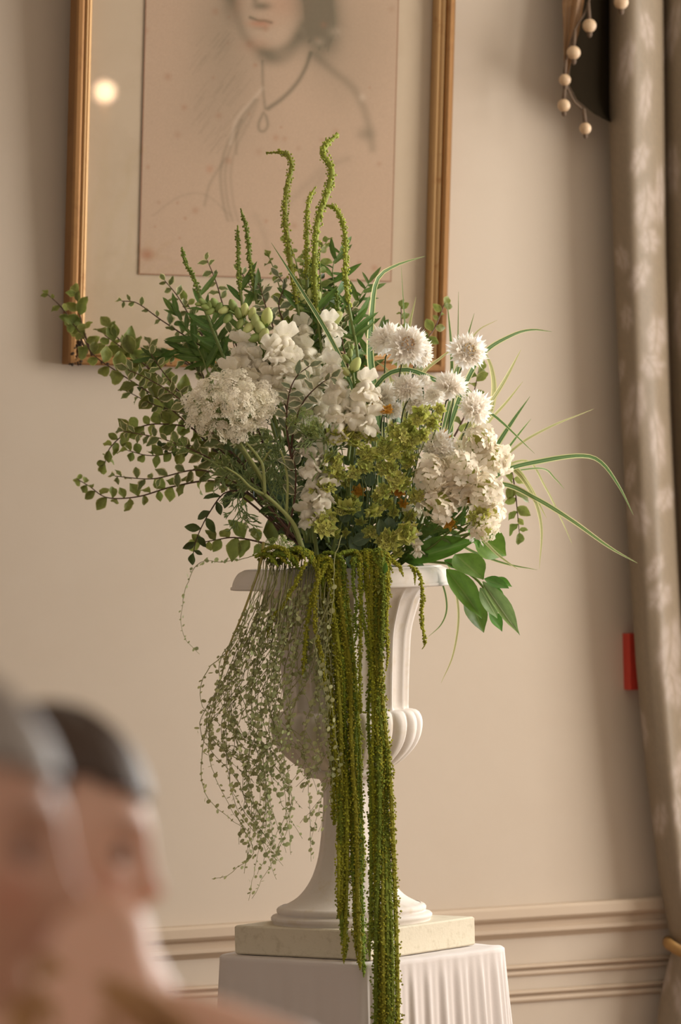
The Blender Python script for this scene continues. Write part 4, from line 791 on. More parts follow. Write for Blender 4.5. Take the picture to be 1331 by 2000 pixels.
for k, (lab, pts, dd) in enumerate([('ferny leaf hanging from the forked umbel stem', [(510, 968), (480, 950), (465, 975), (470, 1010)], -.13), ('ferny leaf left of the forked umbel stem', [(515, 965), (480, 935), (455, 920), (430, 935)], -.13), ('ferny leaf right of the umbel stem', [(525, 975), (545, 930), (555, 890), (540, 860)], -.12), ('ferny leaf pointing at the low snapdragon', [(560, 1010), (580, 970), (575, 930), (600, 905)], -.13), ('ferny leaf between umbel and cream-edged rosette', [(560, 1000), (530, 890), (515, 870), (490, 880)], -.1), ('ferny leaf near the small pale green umbel', [(610, 940), (640, 880), (630, 860), (605, 855)], -.19), ('ferny leaf in the shade beneath the fork', [(570, 1040), (550, 990), (530, 960), (520, 930)], -.1)]): fern(lab, pts, dd, dd - .01, 700 + k)
# ================================================================== cornflowers
M_corn = plain('cornflower_petal', (255, 250, 242), .65, amt=.03, trans=.45, hue=.004); M_cen = plain('cornflower_centre', (206, 176, 132), .7, tintamt=.6); M_inv = plain('involucre', (104, 112, 66), .7, tintamt=.4)
def ray_floret(seed):
    """a trumpet floret along +y with a toothed mouth"""
    b = MB(); r = random.Random(seed); n = 7; vs = [(0, 0, 0)]; prof = [(.03, .25), (.10, .55)]
    vs = []; 
    for rr, y in prof:
        for k in range(n): a = 2 * math.pi * k / n; vs.append((rr * math.cos(a), y, rr * math.sin(a)))
    o = len(vs)
    for k in range(n):
        a = 2 * math.pi * (k) / n; l = r.uniform(.8, 1.05); vs.append((.24 * math.cos(a), .78, .22 * math.sin(a))); a2 = a + math.pi / n * .9; vs.append((.36 * math.cos(a2) * l, 1.05 * l, .34 * math.sin(a2) * l))
    fs = [(k, (k + 1) % n, n + (k + 1) % n, n + k) for k in range(n)]
    for k in range(n):
        k2 = (k + 1) % n; fs += [(n + k, n + k2, o + 2 * k2, o + 2 * k), (o + 2 * k, o + 2 * k2, o + 2 * k + 1)]
    b.add(vs, fs); me = b.mesh('petal', False); me.materials.append(M_corn); return me
RF = [ray_floret(k) for k in range(3)]
def cen_mesh():
    b = MB(); r = random.Random(9)
    for k in range(26):
        d = (Vector((0, 0, 1)) + rvec(r) * .75).normalized(); b.tube([d * .1, d * .5 + rvec(r) * .05], [.035, .03], 4, t=r.uniform(-.5, .4)); b.octa(d * .55, .06, r.uniform(-.5, .4))
    me = b.mesh('centre'); me.materials.append(M_cen); return me
CEN = cen_mesh()
CORN = [('white cornflower with a tan centre, middle of the upper three', 797, 674, 50, (.0, -.9, .35), 1, (760, 1000), (780, 740)), ('white cornflower at the left of the upper three', 752, 660, 44, (-.4, -.5, .6), 0, (750, 1000), (752, 720)), ('small white cornflower at the right of the upper three', 826, 690, 34, (.6, -.6, -.1), 0, (770, 1000), (805, 740)),
 ('single white cornflower with a tan centre, apart at the upper right', 915, 685, 46, (.25, -.9, .3), 1, (850, 1000), (890, 760)), ('white cornflower above the orange umbel heads', 796, 757, 38, (-.2, -.8, .5), 0, (770, 1000), (785, 820)), ('lower white cornflower tucked under its neighbour', 812, 785, 32, (.5, -.8, -.2), 0, (790, 1000), (805, 830)),
 ('white cornflower half hidden beside the striped blade', 750, 772, 38, (-.3, -.7, .6), 0, (740, 1000), (745, 830)), ('broad white cornflower seen from the side, teeth pointing up', 880, 752, 42, (.15, -.55, .85), 0, (830, 1000), (868, 800)), ('white cornflower joined to the left of the broad one', 850, 772, 30, (-.5, -.7, .4), 0, (825, 1000), (846, 800)),
 ('rightmost white cornflower, beside the yellow-edged blade', 932, 797, 42, (.6, -.7, .25), 0, (850, 1000), (905, 850)), ('white cornflower just above the white clusters', 855, 872, 46, (.0, -.95, .3), 0, (810, 1050), (850, 930)), ('small white cornflower behind the striped blades', 826, 742, 22, (0, -.6, .8), 0, (800, 1000), (826, 790)), ('small low white cornflower above the orange umbels', 768, 800, 26, (0, -.8, .4), 0, (760, 1000), (768, 840))]
for k, (lab, x, y, rp_, dv_, cen, bs_, md) in enumerate(CORN):
    r = random.Random(800 + k); dep = -.14 if k in (0, 3, 4, 7, 9, 10) else -.10; c = at(x, y, dep); ax = Vector(dv_).normalized(); R = rp_ / 1000 * .80
    S = smooth_path([at(bs_[0], bs_[1], -.02), at(md[0], md[1], dep + .03), c - ax * R * .55 + Vector((0, 0, -.012)), c - ax * R * .5], 20); root = thing('cornflower', lab, 'flower', S[0], 'white cornflowers')
    b = MB(); b.tube([p - root.location for p in S], .0016, 6); link('stem', b, M_dstem, root)
    b = MB(); q0 = c - ax * R * .52 - root.location; b.tube([q0, q0 + ax * R * .12, q0 + ax * R * .3, q0 + ax * R * .48], [R * .08, R * .2, R * .2, R * .12], 10); link('involucre', b, M_inv, root)
    nn_ = 24 if R > .026 else 16
    for j in range(nn_ + 12):
        inner = j >= nn_; a = 2 * math.pi * j / (12 if inner else nn_) + r.uniform(-.15, .15); u = ax.orthogonal().normalized(); v = ax.cross(u); el = r.uniform(.75, 1.1) if inner else r.uniform(.05, .55)
        if inner and cen: el = r.uniform(.45, .7)
        d = (u * math.cos(a) + v * math.sin(a)) * math.cos(el) + ax * math.sin(el); link('petal', r.choice(RF), None, root, orient(c - ax * R * .2 - root.location, d, rvec(r), R * r.uniform(.85, 1.12) * (.8 if inner else 1)))
    b = MB(); sphere(b, c - ax * R * .12 - root.location, R * .42, 10, 7); link('floret_base', b, M_corn, root)
    if cen: link('centre', CEN, None, root, orient(c - ax * R * .1 - root.location, ax.orthogonal(), ax, R * .85))
# ================================================================== white clusters (five-petalled florets packed in domes)
M_will = plain('cluster_floret', (250, 240, 220), .65, amt=.06, trans=.25, hue=.006); M_cup = plain('cluster_cup', (168, 172, 82), .7, tintamt=.3, amt=.1)
def floret(seed):
    b = MB(); r = random.Random(seed)
    for k in range(5):
        a = k * 1.2566 + r.uniform(-.15, .15); c, s_ = math.cos(a), math.sin(a); d = Vector((c, s_, 0)); e = Vector((-s_, c, 0)); z = Vector((0, 0, 1)); tl = r.uniform(-.1, .3)
        vs = [d * .06, d * .5 + e * .38 + z * (.2 + tl * .5), d * .42 + z * .12, d * .5 - e * .38 + z * (.2 + tl * .5), d * .95 + e * .42 + z * tl, d * 1.0 + z * (tl * .8 + .12), d * .95 - e * .42 + z * tl, d * .9 + e * .15 + z * (tl + .1)]
        b.add([q - z * .1 for q in vs], [(0, 2, 1), (0, 3, 2), (2, 5, 4, 1), (2, 3, 6, 5)])
    me = b.mesh('floret', True); me.materials.append(M_will); return me
FLT = [floret(k) for k in range(4)]
CL = [('upper white flower cluster nearest the single cornflower', 848, 925, 42, 26), ('front white flower cluster, roundest of them', 908, 918, 44, 28), ('lower left white flower cluster, flat and wide', 856, 982, 42, 26), ('white flower cluster with dark slits at the right', 950, 958, 40, 26), ('outer right white flower cluster high on the side', 966, 893, 38, 24), ('top white flower cluster of small round florets', 940, 858, 34, 20), ('lowest right white flower cluster over the dark leaf', 948, 1034, 30, 16), ('white flower cluster low at the outer edge', 962, 1000, 30, 16), ('white flower cluster squeezed between the front ones', 900, 960, 36, 18), ('small dim white flower cluster by the urn side', 806, 1005, 22, 10), ('faded white flower cluster behind, under the cornflower', 885, 880, 28, 12)]
for k, (lab, x, y, rp_, n) in enumerate(CL):
    r = random.Random(900 + k); dep = -.17 + (0.03 if k in (4, 5, 7) else 0) + (.06 if k >= 9 else 0) + (.015 if k == 8 else 0); c = at(x, y, dep); ax = Vector(((x - 870) / 150 * .5, -.8, (950 - y) / 200 + .15)).normalized(); R = rp_ / 1000
    S = smooth_path([at(790, 1085, -.04), at((x + 800) / 2, (y + 1100) / 2, dep + .05), c - ax * R * .7], 14); root = thing('flower_cluster', lab, 'flower', S[0], 'white flower clusters')
    b = MB(); b.tube([p - root.location for p in S], .0026, 6); link('stem', b, M_stem, root)
    b = MB(); sphere(b, c - ax * R * .35 - root.location, R * .62, 14, 9, (1, .8, 1), t=0); link('cup', b, M_cup, root)
    u = ax.orthogonal().normalized(); v = ax.cross(u)
    for j in range(n):
        q = (j + .5) / n; th = math.acos(1 - q * 1.12); a = j * 2.39996; d = (u * math.cos(a) + v * math.sin(a)) * math.sin(th) + ax * math.cos(th); s_ = R * r.uniform(.27, .35) * (26 / n) ** .45
        link('floret', r.choice(FLT), None, root, orient(c - ax * R * .3 + d * R * .85 * r.uniform(.93, 1.04) - root.location, rvec(r), d + rvec(r) * .3, s_ * 1.12))
# ================================================================== bupleurum: lime umbels in a star of bracts
M_bract = leafmat('lime_bract', (206, 210, 104), amt=.14, trans=.45, tip=(216, 220, 124), hue=.02); M_bracto = leafmat('orange_bract', (214, 160, 62), amt=.12, trans=.25); M_bupf = plain('lime_floret', (168, 166, 90), .75, tintamt=.9, amt=.12, hue=.015); M_bupo = plain('orange_floret', (206, 146, 40), .75, tintamt=.6)
BR = [leaf_mesh('bract', .30, .2, -.25 + .2 * k, .05, (.35, .8, 1, .75, .02), 50 + k, nx=1) for k in range(3)]; BRo = setmat(BR, M_bracto); BR = setmat(BR, M_bract)
def tuft(seed, mat, mb):
    b = MB(); r = random.Random(seed)
    for k in range(60):
        a = k * 2.4; q = math.sqrt((k + .5) / 60) * .62; p = Vector((math.cos(a) * q, math.sin(a) * q, .16 + .1 * math.sin(q * 9))) + rvec(r) * .05; b.octa(p, r.uniform(.06, .10), r.uniform(-.6, .4))
    nf = len(b.f)
    for k in range(6):
        a = k * 1.0472 + r.uniform(-.2, .2); d = Vector((math.cos(a), math.sin(a), 0)); e = Vector((-math.sin(a), math.cos(a), 0)); z = Vector((0, 0, r.uniform(.1, .45))); b.add([d * .1, d * .6 - e * .3 + z * .4, d * .62 + z * .3, d * .6 + e * .3 + z * .4, d * r.uniform(1.0, 1.25) + z], [(0, 1, 2), (0, 2, 3), (1, 4, 2), (2, 4, 3)], [(0, 0), (-.8, .5), (0, .5), (.8, .5), (0, 1)])
    me = b.mesh('umbellet', False); me.materials.append(mat); me.materials.append(mb); me.polygons.foreach_set('material_index', [0] * nf + [1] * (len(b.f) - nf)); return me
TF = [tuft(1, M_bupf, M_bract), tuft(2, M_bupf, M_bract)]; TFo = [tuft(3, M_bupo, M_bracto)]
BU = [(648, 904, 44, 0), (663, 853, 58, 1), (694, 851, 38, 1), (759, 881, 52, 0), (714, 886, 36, 0), (712, 908, 34, 0), (674, 942, 22, 0), (638, 948, 36, 0), (618, 962, 30, 0), (679, 996, 54, 1), (633, 1020, 54, 0), (732, 1001, 38, 1), (759, 984, 28, 0), (773, 938, 42, 0), (781, 958, 26, 2), (676, 1041, 22, 0), (758, 1056, 44, 0), (793, 1040, 46, 0), (777, 1082, 26, 0), (798, 899, 36, 0), (795, 868, 38, 0), (738, 970, 26, 0), (788, 984, 20, 2), (812, 969, 34, 0), (820, 812, 42, 0), (846, 826, 34, 0), (800, 838, 40, 0), (868, 854, 26, 2), (936, 1010, 42, 0), (922, 975, 24, 2), (734, 787, 28, 3), (756, 803, 30, 3), (742, 1142, 28, 0), (880, 1022, 26, 2), (858, 800, 26, 0), (690, 925, 30, 0), (748, 915, 30, 0), (700, 960, 26, 2), (655, 975, 26, 0), (826, 850, 30, 0), (816, 930, 24, 0), (770, 1000, 22, 0), (725, 850, 34, 0), (780, 850, 34, 0), (735, 890, 28, 0), (695, 870, 32, 1), (662, 925, 30, 0), (722, 1040, 30, 0), (705, 1020, 26, 0), (655, 1045, 26, 1), (765, 915, 30, 0), (790, 945, 30, 0), (750, 960, 32, 0), (808, 860, 32, 0), (835, 800, 28, 1), (690, 975, 28, 0), (800, 1010, 28, 0), (640, 990, 28, 0), (762, 960, 24, 2), (770, 840, 30, 0)]
def where(x, y):
    a = 'high' if y < 860 else 'midway' if y < 960 else 'low'
    for (n_, bx, by) in (('hanging over the rim', 742, 1142), ('below the white clusters', 925, 1000), ('under the upper cornflowers', 745, 795), ('beside the cornflowers', 840, 825), ('against the low snapdragon', 640, 930), ('in the middle of the lime group', 700, 930), ('left of the white clusters', 795, 900), ('above the right moss ropes', 770, 1050), ('above the left moss ropes', 660, 1020)):
        if abs(x - bx) < 45 and abs(y - by) < 65: return n_
    return 'near the centre of the arrangement'
seenlab = {}
for k, (x, y, sz, mode) in enumerate(BU):
    r = random.Random(1000 + k); dep = -.16 - r.uniform(0, .03) + (.03 if sz < 30 else 0); 
    if (x, y) == (742, 1142): dep = -.235
    c = at(x, y, dep); org = mode >= 2; side = mode in (1, 3); ax = (Vector((r.uniform(-.2, .2), -.45, .9)) if side else Vector((r.uniform(-.45, .45), -.9, r.uniform(.0, .5)))).normalized(); R = sz / 1000 * .58
    col_ = 'orange-yellow' if org else 'lime green'; szw = 'tiny' if sz < 27 else 'small' if sz < 36 else 'wide'
    lab = f"{szw} {col_} umbel head{' seen from the side' if side else ''} {where(x, y)}"
    ex = seenlab.get(lab, 0); seenlab[lab] = ex + 1
    lab = lab.replace('near the centre of the arrangement', 'near the middle').replace('seen from the side', 'in side view')
    if ex: lab = lab.replace('umbel head', ['umbel head turned aside', 'ragged umbel head', 'darker umbel head', 'star-shaped umbel head', 'pale umbel head'][(ex - 1) % 5])
    bx, by = (700 + (x - 700) * .35, 1095) if y < 1090 else (735, 1090)
    bulge = at(x * .75 + bx * .25 + r.uniform(-14, 14), y * .6 + by * .4, dep + .04); S = smooth_path([at(bx, by, -.04 if y < 1090 else -.17), bulge, c - ax * R * .9 + Vector((0, 0, -.006)), c - ax * R * .25], 18)
    root = thing('lime_umbel', lab, 'flower', S[0], 'lime umbel heads'); b = MB(); b.tube([p - root.location for p in S], [.0016 * (1 - .4 * i / 17) for i in range(18)], 5); link('stem', b, M_stem, root)
    nb = 7 if sz > 34 else 5; u = ax.orthogonal().normalized(); v = ax.cross(u)
    for j in range(nb):
        a = 2 * math.pi * j / nb + r.uniform(-.2, .2); el = r.uniform(.25, .75) if not side else r.uniform(.5, 1.0); d = (u * math.cos(a) + v * math.sin(a)) * math.cos(el) + ax * math.sin(el)
        link('bract', r.choice(BRo if org else BR), None, root, orient(c - ax * R * .25 - root.location, d, ax, R * r.uniform(.85, 1.1)))
    for j in range(1 if sz < 30 else 6):
        off = Vector((0, 0, 0)) if sz < 30 or j == 5 else (u * math.cos(j * 1.2566 + .4) + v * math.sin(j * 1.2566 + .4)) * R * .52 + ax * r.uniform(-.1, .2) * R
        link('umbellet', r.choice(TFo if org else TF), None, root, orient(c + off - root.location, rvec(r), ax + off * 12 + rvec(r) * .15, R * (1.0 if sz < 30 else .56)))
    if 870 < y < 1060 and k % 2 == 0 and not org:
        i = 8; put_leaf(root, 'blue', S[i], (Vector((r.choice((-1, 1)), -.3, r.uniform(-.6, .8)))).normalized(), r.uniform(.026, .04), r, jit=.3)
for k, (x, y, a, s_) in enumerate([(748, 1048, 100, .036), (759, 1010, -85, .034), (700, 930, 60, .034), (738, 925, 70, .03), (655, 965, 80, .03), (690, 1060, 20, .04), (680, 1085, -60, .04), (705, 1010, 120, .034), (752, 1120, 80, .022), (722, 950, 80, .03), (668, 1020, 60, .034), (700, 1080, 110, .036)]):
    r = random.Random(1100 + k); c = at(x, y, -.16 if k != 8 else -.25); aa = math.radians(a); root = thing('oval_leaf_stem', ['blue-green oval leaf above the right moss ropes', 'upright blue-green oval leaf between two lime umbels', 'blue-green oval leaf high in the lime group', 'blue-green oval leaf under the widest lime umbel', 'blue-green oval leaf beside the low snapdragon', 'broad dark oval leaf over the left moss ropes', 'broad oval leaf pointing down at the rim', 'blue-green oval leaf at the crossing of two stalks', 'single small bright leaf lying on the right moss ropes', 'blue-green oval leaf in the middle of the lime group', 'blue-green oval leaf above the left moss ropes', 'broad oval leaf deep in the shade above the rim'][k], 'leaf', c, 'oval leaves among the lime umbels')
    d = Vector((math.cos(aa), -.2, math.sin(aa))).normalized(); b = MB(); b.tube([-d * .02 + Vector((0, .02, -.01)), Vector((0, 0, 0))], .001, 5); link('stem', b, M_stem, root); put_leaf(root, 'blue' if k != 8 else 'laurel', c, d, s_, r, jit=.2, wide=1.2 if k == 8 else 1)
# ================================================================== hanging moss ropes (amaranth)
M_am = plain('moss_rope', (156, 156, 36), .8, tintamt=.9, amt=.12, hue=.012, trans=.2); M_amd = plain('moss_rope_green', (130, 146, 40), .8, tintamt=.9, amt=.12, hue=.012, trans=.2)
def rope(lab, pts, dep, w_, seed, green=False, lumpy=.25, group='hanging moss ropes', d1=None):
    r = random.Random(seed); P = pxpath(pts, dep, d1); L = plen(smooth_path(P, 40)); m = max(16, int(L / .006)); S = smooth_path(P, m); root = S[0]; b = MB(); Rw = w_ * 1.3 / 2000
    n = int(L / .0026 * 3.0); f1, f2 = r.uniform(60, 120), r.uniform(150, 260); ph = r.uniform(0, 6)
    b.tube([p - root for p in S], [Rw * .5 * min(1, (m - i) / 8 + .1) for i in range(m)], 6, t=-.15)
    for k in range(n):
        t = (k + r.random()) / n; tt = t * (m - 1); i = min(m - 2, int(tt)); p = S[i].lerp(S[i + 1], tt - i); s = t * L
        R = Rw * (1 + lumpy * math.sin(s * f1 + ph) * .6 + lumpy * math.sin(s * f2) * .5) * min(1, (1 - t) * L / .035 + .12)
        v = rvec(r); v.z *= .4; b.octa(p - root + v * R * r.uniform(.7, 1.0), r.uniform(.0018, .0029) * min(1, (1 - t) * L / .02 + .35), r.uniform(-.45, .35), Matrix.Rotation(r.uniform(0, 3), 3, v.normalized()))
    o = link('moss_rope', b.mesh('moss_rope', False), M_amd if green else M_am, loc=root); tag(o, lab, 'hanging flower', group); return o
rr = random.Random(77); DP = -.225
# left bundle: (x at top, x at 1300, x at 1600, end x, end y)
LB = [(622, 648, 662, 662, 1795, 'far left rope of the left bundle, ending above the block'), (630, 655, 668, 668, 1840, 'second rope from the left in the left bundle'), (636, 661, 673, 676, 1870, 'rope of the left bundle with a forked lower tip'), (644, 666, 679, 672, 1882, 'rope of the left bundle whose tip curls left over the cloth'), (650, 672, 684, 690, 1730, 'short thick rope in front of the left bundle'), (656, 678, 690, 697, 1868, 'rope of the left bundle with its tip on the cloth edge'), (661, 683, 696, 704, 1895, 'rope of the left bundle reaching down to the cloth'), (666, 688, 702, 711, 1909, 'longest rope of the left bundle'), (668, 692, 706, 709, 1728, 'short outer rope at the right of the left bundle'), (640, 660, 670, 665, 1788, 'thin rope behind the left bundle, ending early'), (658, 681, 693, 700, 1850, 'middle rope of the left bundle, behind'), (628, 640, 655, 655, 1600, 'yellowish frayed rope at the left bundle side')]
for k, (x0, x1, x2, x3, ye, lab) in enumerate(LB):
    j = lambda a: rr.uniform(-a, a); pts = [(x0 + j(3), 1092 + j(8)), (x0 + 2 + j(3), 1130), ((x0 + x1) / 2 + j(3), 1210), (x1 + j(2), 1310), ((x1 + x2) / 2 + j(3), 1450), (x2 + j(2), 1600)]
    if ye > 1650: pts.append(((x2 + x3) / 2 + j(2), (1600 + ye) / 2))
    pts.append((x3, ye)); P = [(x, y, DP + j(.006) + (.02 if y < 1110 else 0) + .004 * (k % 3) - .07 * min(1, max(0, (y - 1600) / 260))) for x, y in pts]; rope('' + lab, P, DP, rr.uniform(9.5, 13.5), 1200 + k, k % 3 == 1)
RB = [(702, 722, 724, 722, 1876, 'far left rope of the right bundle, ending by the block corner'), (712, 728, 729, 727, 1838, 'rope of the right bundle ending at the block'), (720, 732, 734, 740, 2060, 'rope of the right bundle passing the dark gap'), (730, 735, 741, 735, 2070, 'left rope of the long lower tail'), (738, 737, 748, 752, 2080, 'thick middle rope of the long lower tail'), (746, 742, 752, 762, 2080, 'wide front rope of the long lower tail'), (752, 744, 758, 768, 2070, 'second rope from the right in the long lower tail'), (758, 746, 765, 779, 2060, 'outer right rope of the long lower tail'), (726, 733, 738, 745, 2050, 'rope behind the long lower tail'), (742, 740, 755, 760, 2060, 'lumpy rope crossing the long lower tail')]
for k, (x0, x1, x2, x3, ye, lab) in enumerate(RB):
    j = lambda a: rr.uniform(-a, a); pts = [(x0 + j(3), 1082 + j(10)), (x0 + 1 + j(3), 1130), (x0 * .7 + x1 * .3 + j(3), 1190), (x1 + j(3), 1290), (x1 * .75 + x2 * .25 + j(4), 1400), ((x2 * .8 + x1 * .2) + j(3), 1490), (x2 + j(3), 1600), ((x2 + x3) / 2 + j(3), (1600 + ye) / 2), (x3, ye)]
    P = [(x, y, DP - .005 + j(.008) + (.02 if y < 1110 else 0) - .095 * min(1, max(0, (y - 1600) / 260))) for x, y in pts]; rope(lab, P, DP, rr.uniform(9, 15) if k > 2 else 9, 1300 + k, k % 3 == 0, .45)
SR = [('curling rope hanging over the left of the rim, in front of the fine vines', [(598, 1098), (578, 1140), (556, 1178), (535, 1205), (526, 1232), (522, 1252)], 8, -.235), ('rope bending left beside the yellow stalk', [(640, 1100), (615, 1150), (602, 1210), (596, 1270), (592, 1325)], 9, -.235), ('rope swinging out and back beside the left bundle', [(625, 1110), (616, 1170), (617, 1230), (630, 1290), (636, 1345)], 9, -.24), ('thin rope ending in a green point between the bundles', [(692, 1090), (690, 1140), (697, 1180), (694, 1210), (698, 1235), (690, 1262)], 6.5, -.235), ('long thin single rope between the two bundles', [(703, 1100), (704, 1160), (705, 1240), (703, 1300), (704, 1370), (703, 1388), (716, 1392), (722, 1396)], 7.5, -.235),
      ('single rope with a curled tip hanging at the right of the rim', [(800, 1104), (812, 1112), (822, 1130), (826, 1170), (824, 1200), (829, 1245), (831, 1258), (825, 1268)], 7.5, -.225), ('tiny rope tip beside the single right rope', [(808, 1110), (811, 1125), (811, 1143)], 6, -.226), ('thin rope tapering at the right of the right bundle', [(756, 1100), (757, 1170), (757, 1230), (758, 1275), (755, 1310)], 6, -.24), ('short lumpy rope in the right bundle, ending above the gadroons', [(748, 1120), (750, 1170), (748, 1230), (744, 1286)], 10, -.243), ('bent yellowish rope tip at the left bundle', [(655, 1420), (650, 1460), (655, 1500), (650, 1530), (655, 1560)], 8, -.225)]
for k, (lab, pts, w_, dp) in enumerate(SR): rope(lab, pts, dp, w_, 1400 + k, k in (3, 8))
# knots of the same rope lying on the rim
for k in range(30):
    r = random.Random(1500 + k); left = k < 18; x = r.uniform(520, 650) if left else r.uniform(690, 765); y = r.uniform(1075, 1102); xe = x + r.uniform(8, 34) * (1 if left else r.choice((-1, 1))); 
    rope('short moss-like rope lying tangled on the ' + ('left' if left else 'middle') + ' of the rim', [(x - r.uniform(10, 30), y + r.uniform(-6, 10)), (x, y - r.uniform(4, 12)), (xe, y + r.uniform(-4, 8)), (xe + r.uniform(2, 14), y + r.uniform(15, 42 if x > 600 else 18))], r.uniform(-.20, -.17), r.uniform(9, 13), 1500 + k, k % 2 == 0, group='moss ropes tangled on the left of the rim' if left else 'moss ropes tangled on the middle of the rim', d1=-.232)
# ================================================================== fine trailing vine with coin leaves
M_vine = plain('vine_leaf', (172, 176, 122), .6, tintamt=.6, amt=.14, trans=.3, hue=.02); M_vst = plain('vine_stem', (138, 136, 88), .6, amt=.15)
def vine(lab, strands, seed, leafsz=.0052, group='fine trailing vines'):
    r = random.Random(seed); root = thing('trailing_vine', lab, 'vine', strands[0][0], group); st = MB(); lf = MB()
    for P in strands:
        L = plen(smooth_path(P, 30)); m = max(14, int(L / .012)); S = smooth_path(P, m); S = [p + rvec(r) * .0016 if 0 < i else p for i, p in enumerate(S)]
        st.tube([p - root.location for p in S], [.0010 * (1 - .6 * i / m) for i in range(m)], 4)
        n = int(L / .0095)
        for k in range(int(n * .2), n):
            t = k / n * (m - 1); i = min(m - 2, int(t)); p = S[i].lerp(S[i + 1], t - i); v = rvec(r); s_ = leafsz * r.uniform(.45, 1.15); c = p + v * s_ * 1.3
            nz = (rvec(r) + Vector((0, -.9, .3))).normalized(); u = nz.orthogonal().normalized(); w2 = nz.cross(u); e = r.uniform(.5, 1); tt = r.uniform(-.4, .35)
            lf.add([c - root.location + nz * s_ * .15] + [c - root.location + (u * math.cos(a) + w2 * math.sin(a) * e) * s_ for a in [q * math.pi / 3.5 for q in range(7)]], [(0, 1 + q, 1 + (q + 1) % 7) for q in range(7)], t=tt)
    link('vine_stem', st, M_vst, root); o = link('coin_leaves', lf, M_vine, root); o['kind'] = 'stuff'
rv_ = random.Random(42)
def vp(*pts): return [at(x, y, d) for x, y, d in pts]
VG = []
# outermost loop on the left
VG.append(('outermost thick-stemmed vine bowed far to the left', [vp((508, 1100, -.2), (478, 1190, -.225), (445, 1270, -.23), (432, 1320, -.23), (415, 1400, -.23), (410, 1480, -.23), (440, 1560, -.23), (480, 1620, -.23)), vp((450, 1268, -.23), (405, 1310, -.23), (390, 1355, -.23), (398, 1385, -.23), (412, 1400, -.23)), vp((430, 1330, -.23), (400, 1440, -.23), (394, 1510, -.23), (408, 1560, -.23), (450, 1600, -.23), (490, 1625, -.23)), vp((460, 1590, -.23), (495, 1660, -.23), (470, 1690, -.23), (440, 1712, -.23), (415, 1718, -.23))]))
names = ['vine falling behind the thick yellow stalk', 'vine with a tangle of dark curls at mid height', 'vine crossing the wall left of the gadroons', 'densely leaved vine at the left of the bowl', 'vine with its tip hanging lowest of all', 'vine spreading over the left of the bowl', 'vine in front of the flutes', 'vine over the gadroons, pinkish leaves', 'pale vine close to the left moss bundle', 'short vine over the rim', 'vine sweeping from the rim to the stem of the urn', 'thin vine in the shade behind the others']
for g in range(12):
    st = []
    for q in range(6 if g < 5 else 5):
        u = (g + rv_.random()) / 12; left = u; x0 = 512 + 135 * u + rv_.uniform(-10, 10); z = rv_.uniform(-.012, .012); jx = lambda a: rv_.uniform(-a, a)
        xm = 435 + 205 * u + jx(30); x2 = 415 + 215 * u + jx(44); x3 = 465 + 170 * u + jx(44); ye = rv_.uniform(1480, 1690) if q else rv_.uniform(1600, 1720); xe = 505 + 120 * u + jx(40)
        if g in (4,): ye = rv_.uniform(1660, 1765); xe = 520 + jx(45)
        if g == 9: ye = rv_.uniform(1230, 1330); xe = x0 + jx(20)
        if g in (7, 8, 6): ye = rv_.uniform(1400, 1560)
        y1, y2 = 1240 + jx(20), 1380 + jx(25); dz = -.232 + z; pts = [(x0, 1098 + jx(10), -.19), (x0 - 6 + jx(5), 1140, -.228 + z * .3), (x0 * .45 + xm * .55, y1, dz), (xm, y2 - 60, dz)]
        if ye > 1450: pts += [(x2, y2 + 40, dz), (x3, (y2 + 40 + ye) / 2, dz)]
        pts.append((xe, ye, dz)); st.append(vp(*pts))
    VG.append((names[g], st))
VG.append(('bare yellow-green stalk with a few leaves hanging before the moss ropes', [vp((668, 1045, -.24), (655, 1090, -.25), (652, 1150, -.255), (648, 1200, -.255), (638, 1260, -.25), (634, 1300, -.25), (648, 1360, -.25), (655, 1430, -.25), (668, 1520, -.25)), vp((648, 1170, -.255), (625, 1220, -.25), (616, 1260, -.25), (630, 1330, -.25), (640, 1420, -.25), (600, 1520, -.24))]))
for k, (lab, st) in enumerate(VG): vine(lab, st, 1600 + k)
vine('stray vine arching left over the rim and hanging in front of the wall', [vp((505, 1085, -.02), (470, 1092, .05), (430, 1098, .1), (395, 1096, .15), (375, 1120, .18), (358, 1170, .2), (354, 1215, .2), (366, 1252, .2), (390, 1277, .2)), vp((520, 1080, -.05), (490, 1040, 0), (478, 1010, 0), (470, 1000, 0))], 1700, .0048)
b = MB(); P_ = smooth_path(vp((515, 1060, -.16), (508, 1105, -.2), (478, 1190, -.226), (445, 1270, -.231), (434, 1318, -.231)), 30); root_ = P_[0]; b.tube([p - root_ for p in P_], [.0030 * (1 - .5 * i / 29) for i in range(30)], 8)
tag(link('vine_stalk', b, plain('yellow_stalk', (150, 136, 70), .6), loc=root_), 'thick bare yellow stalk slanting down left of the urn rim', 'stalk')
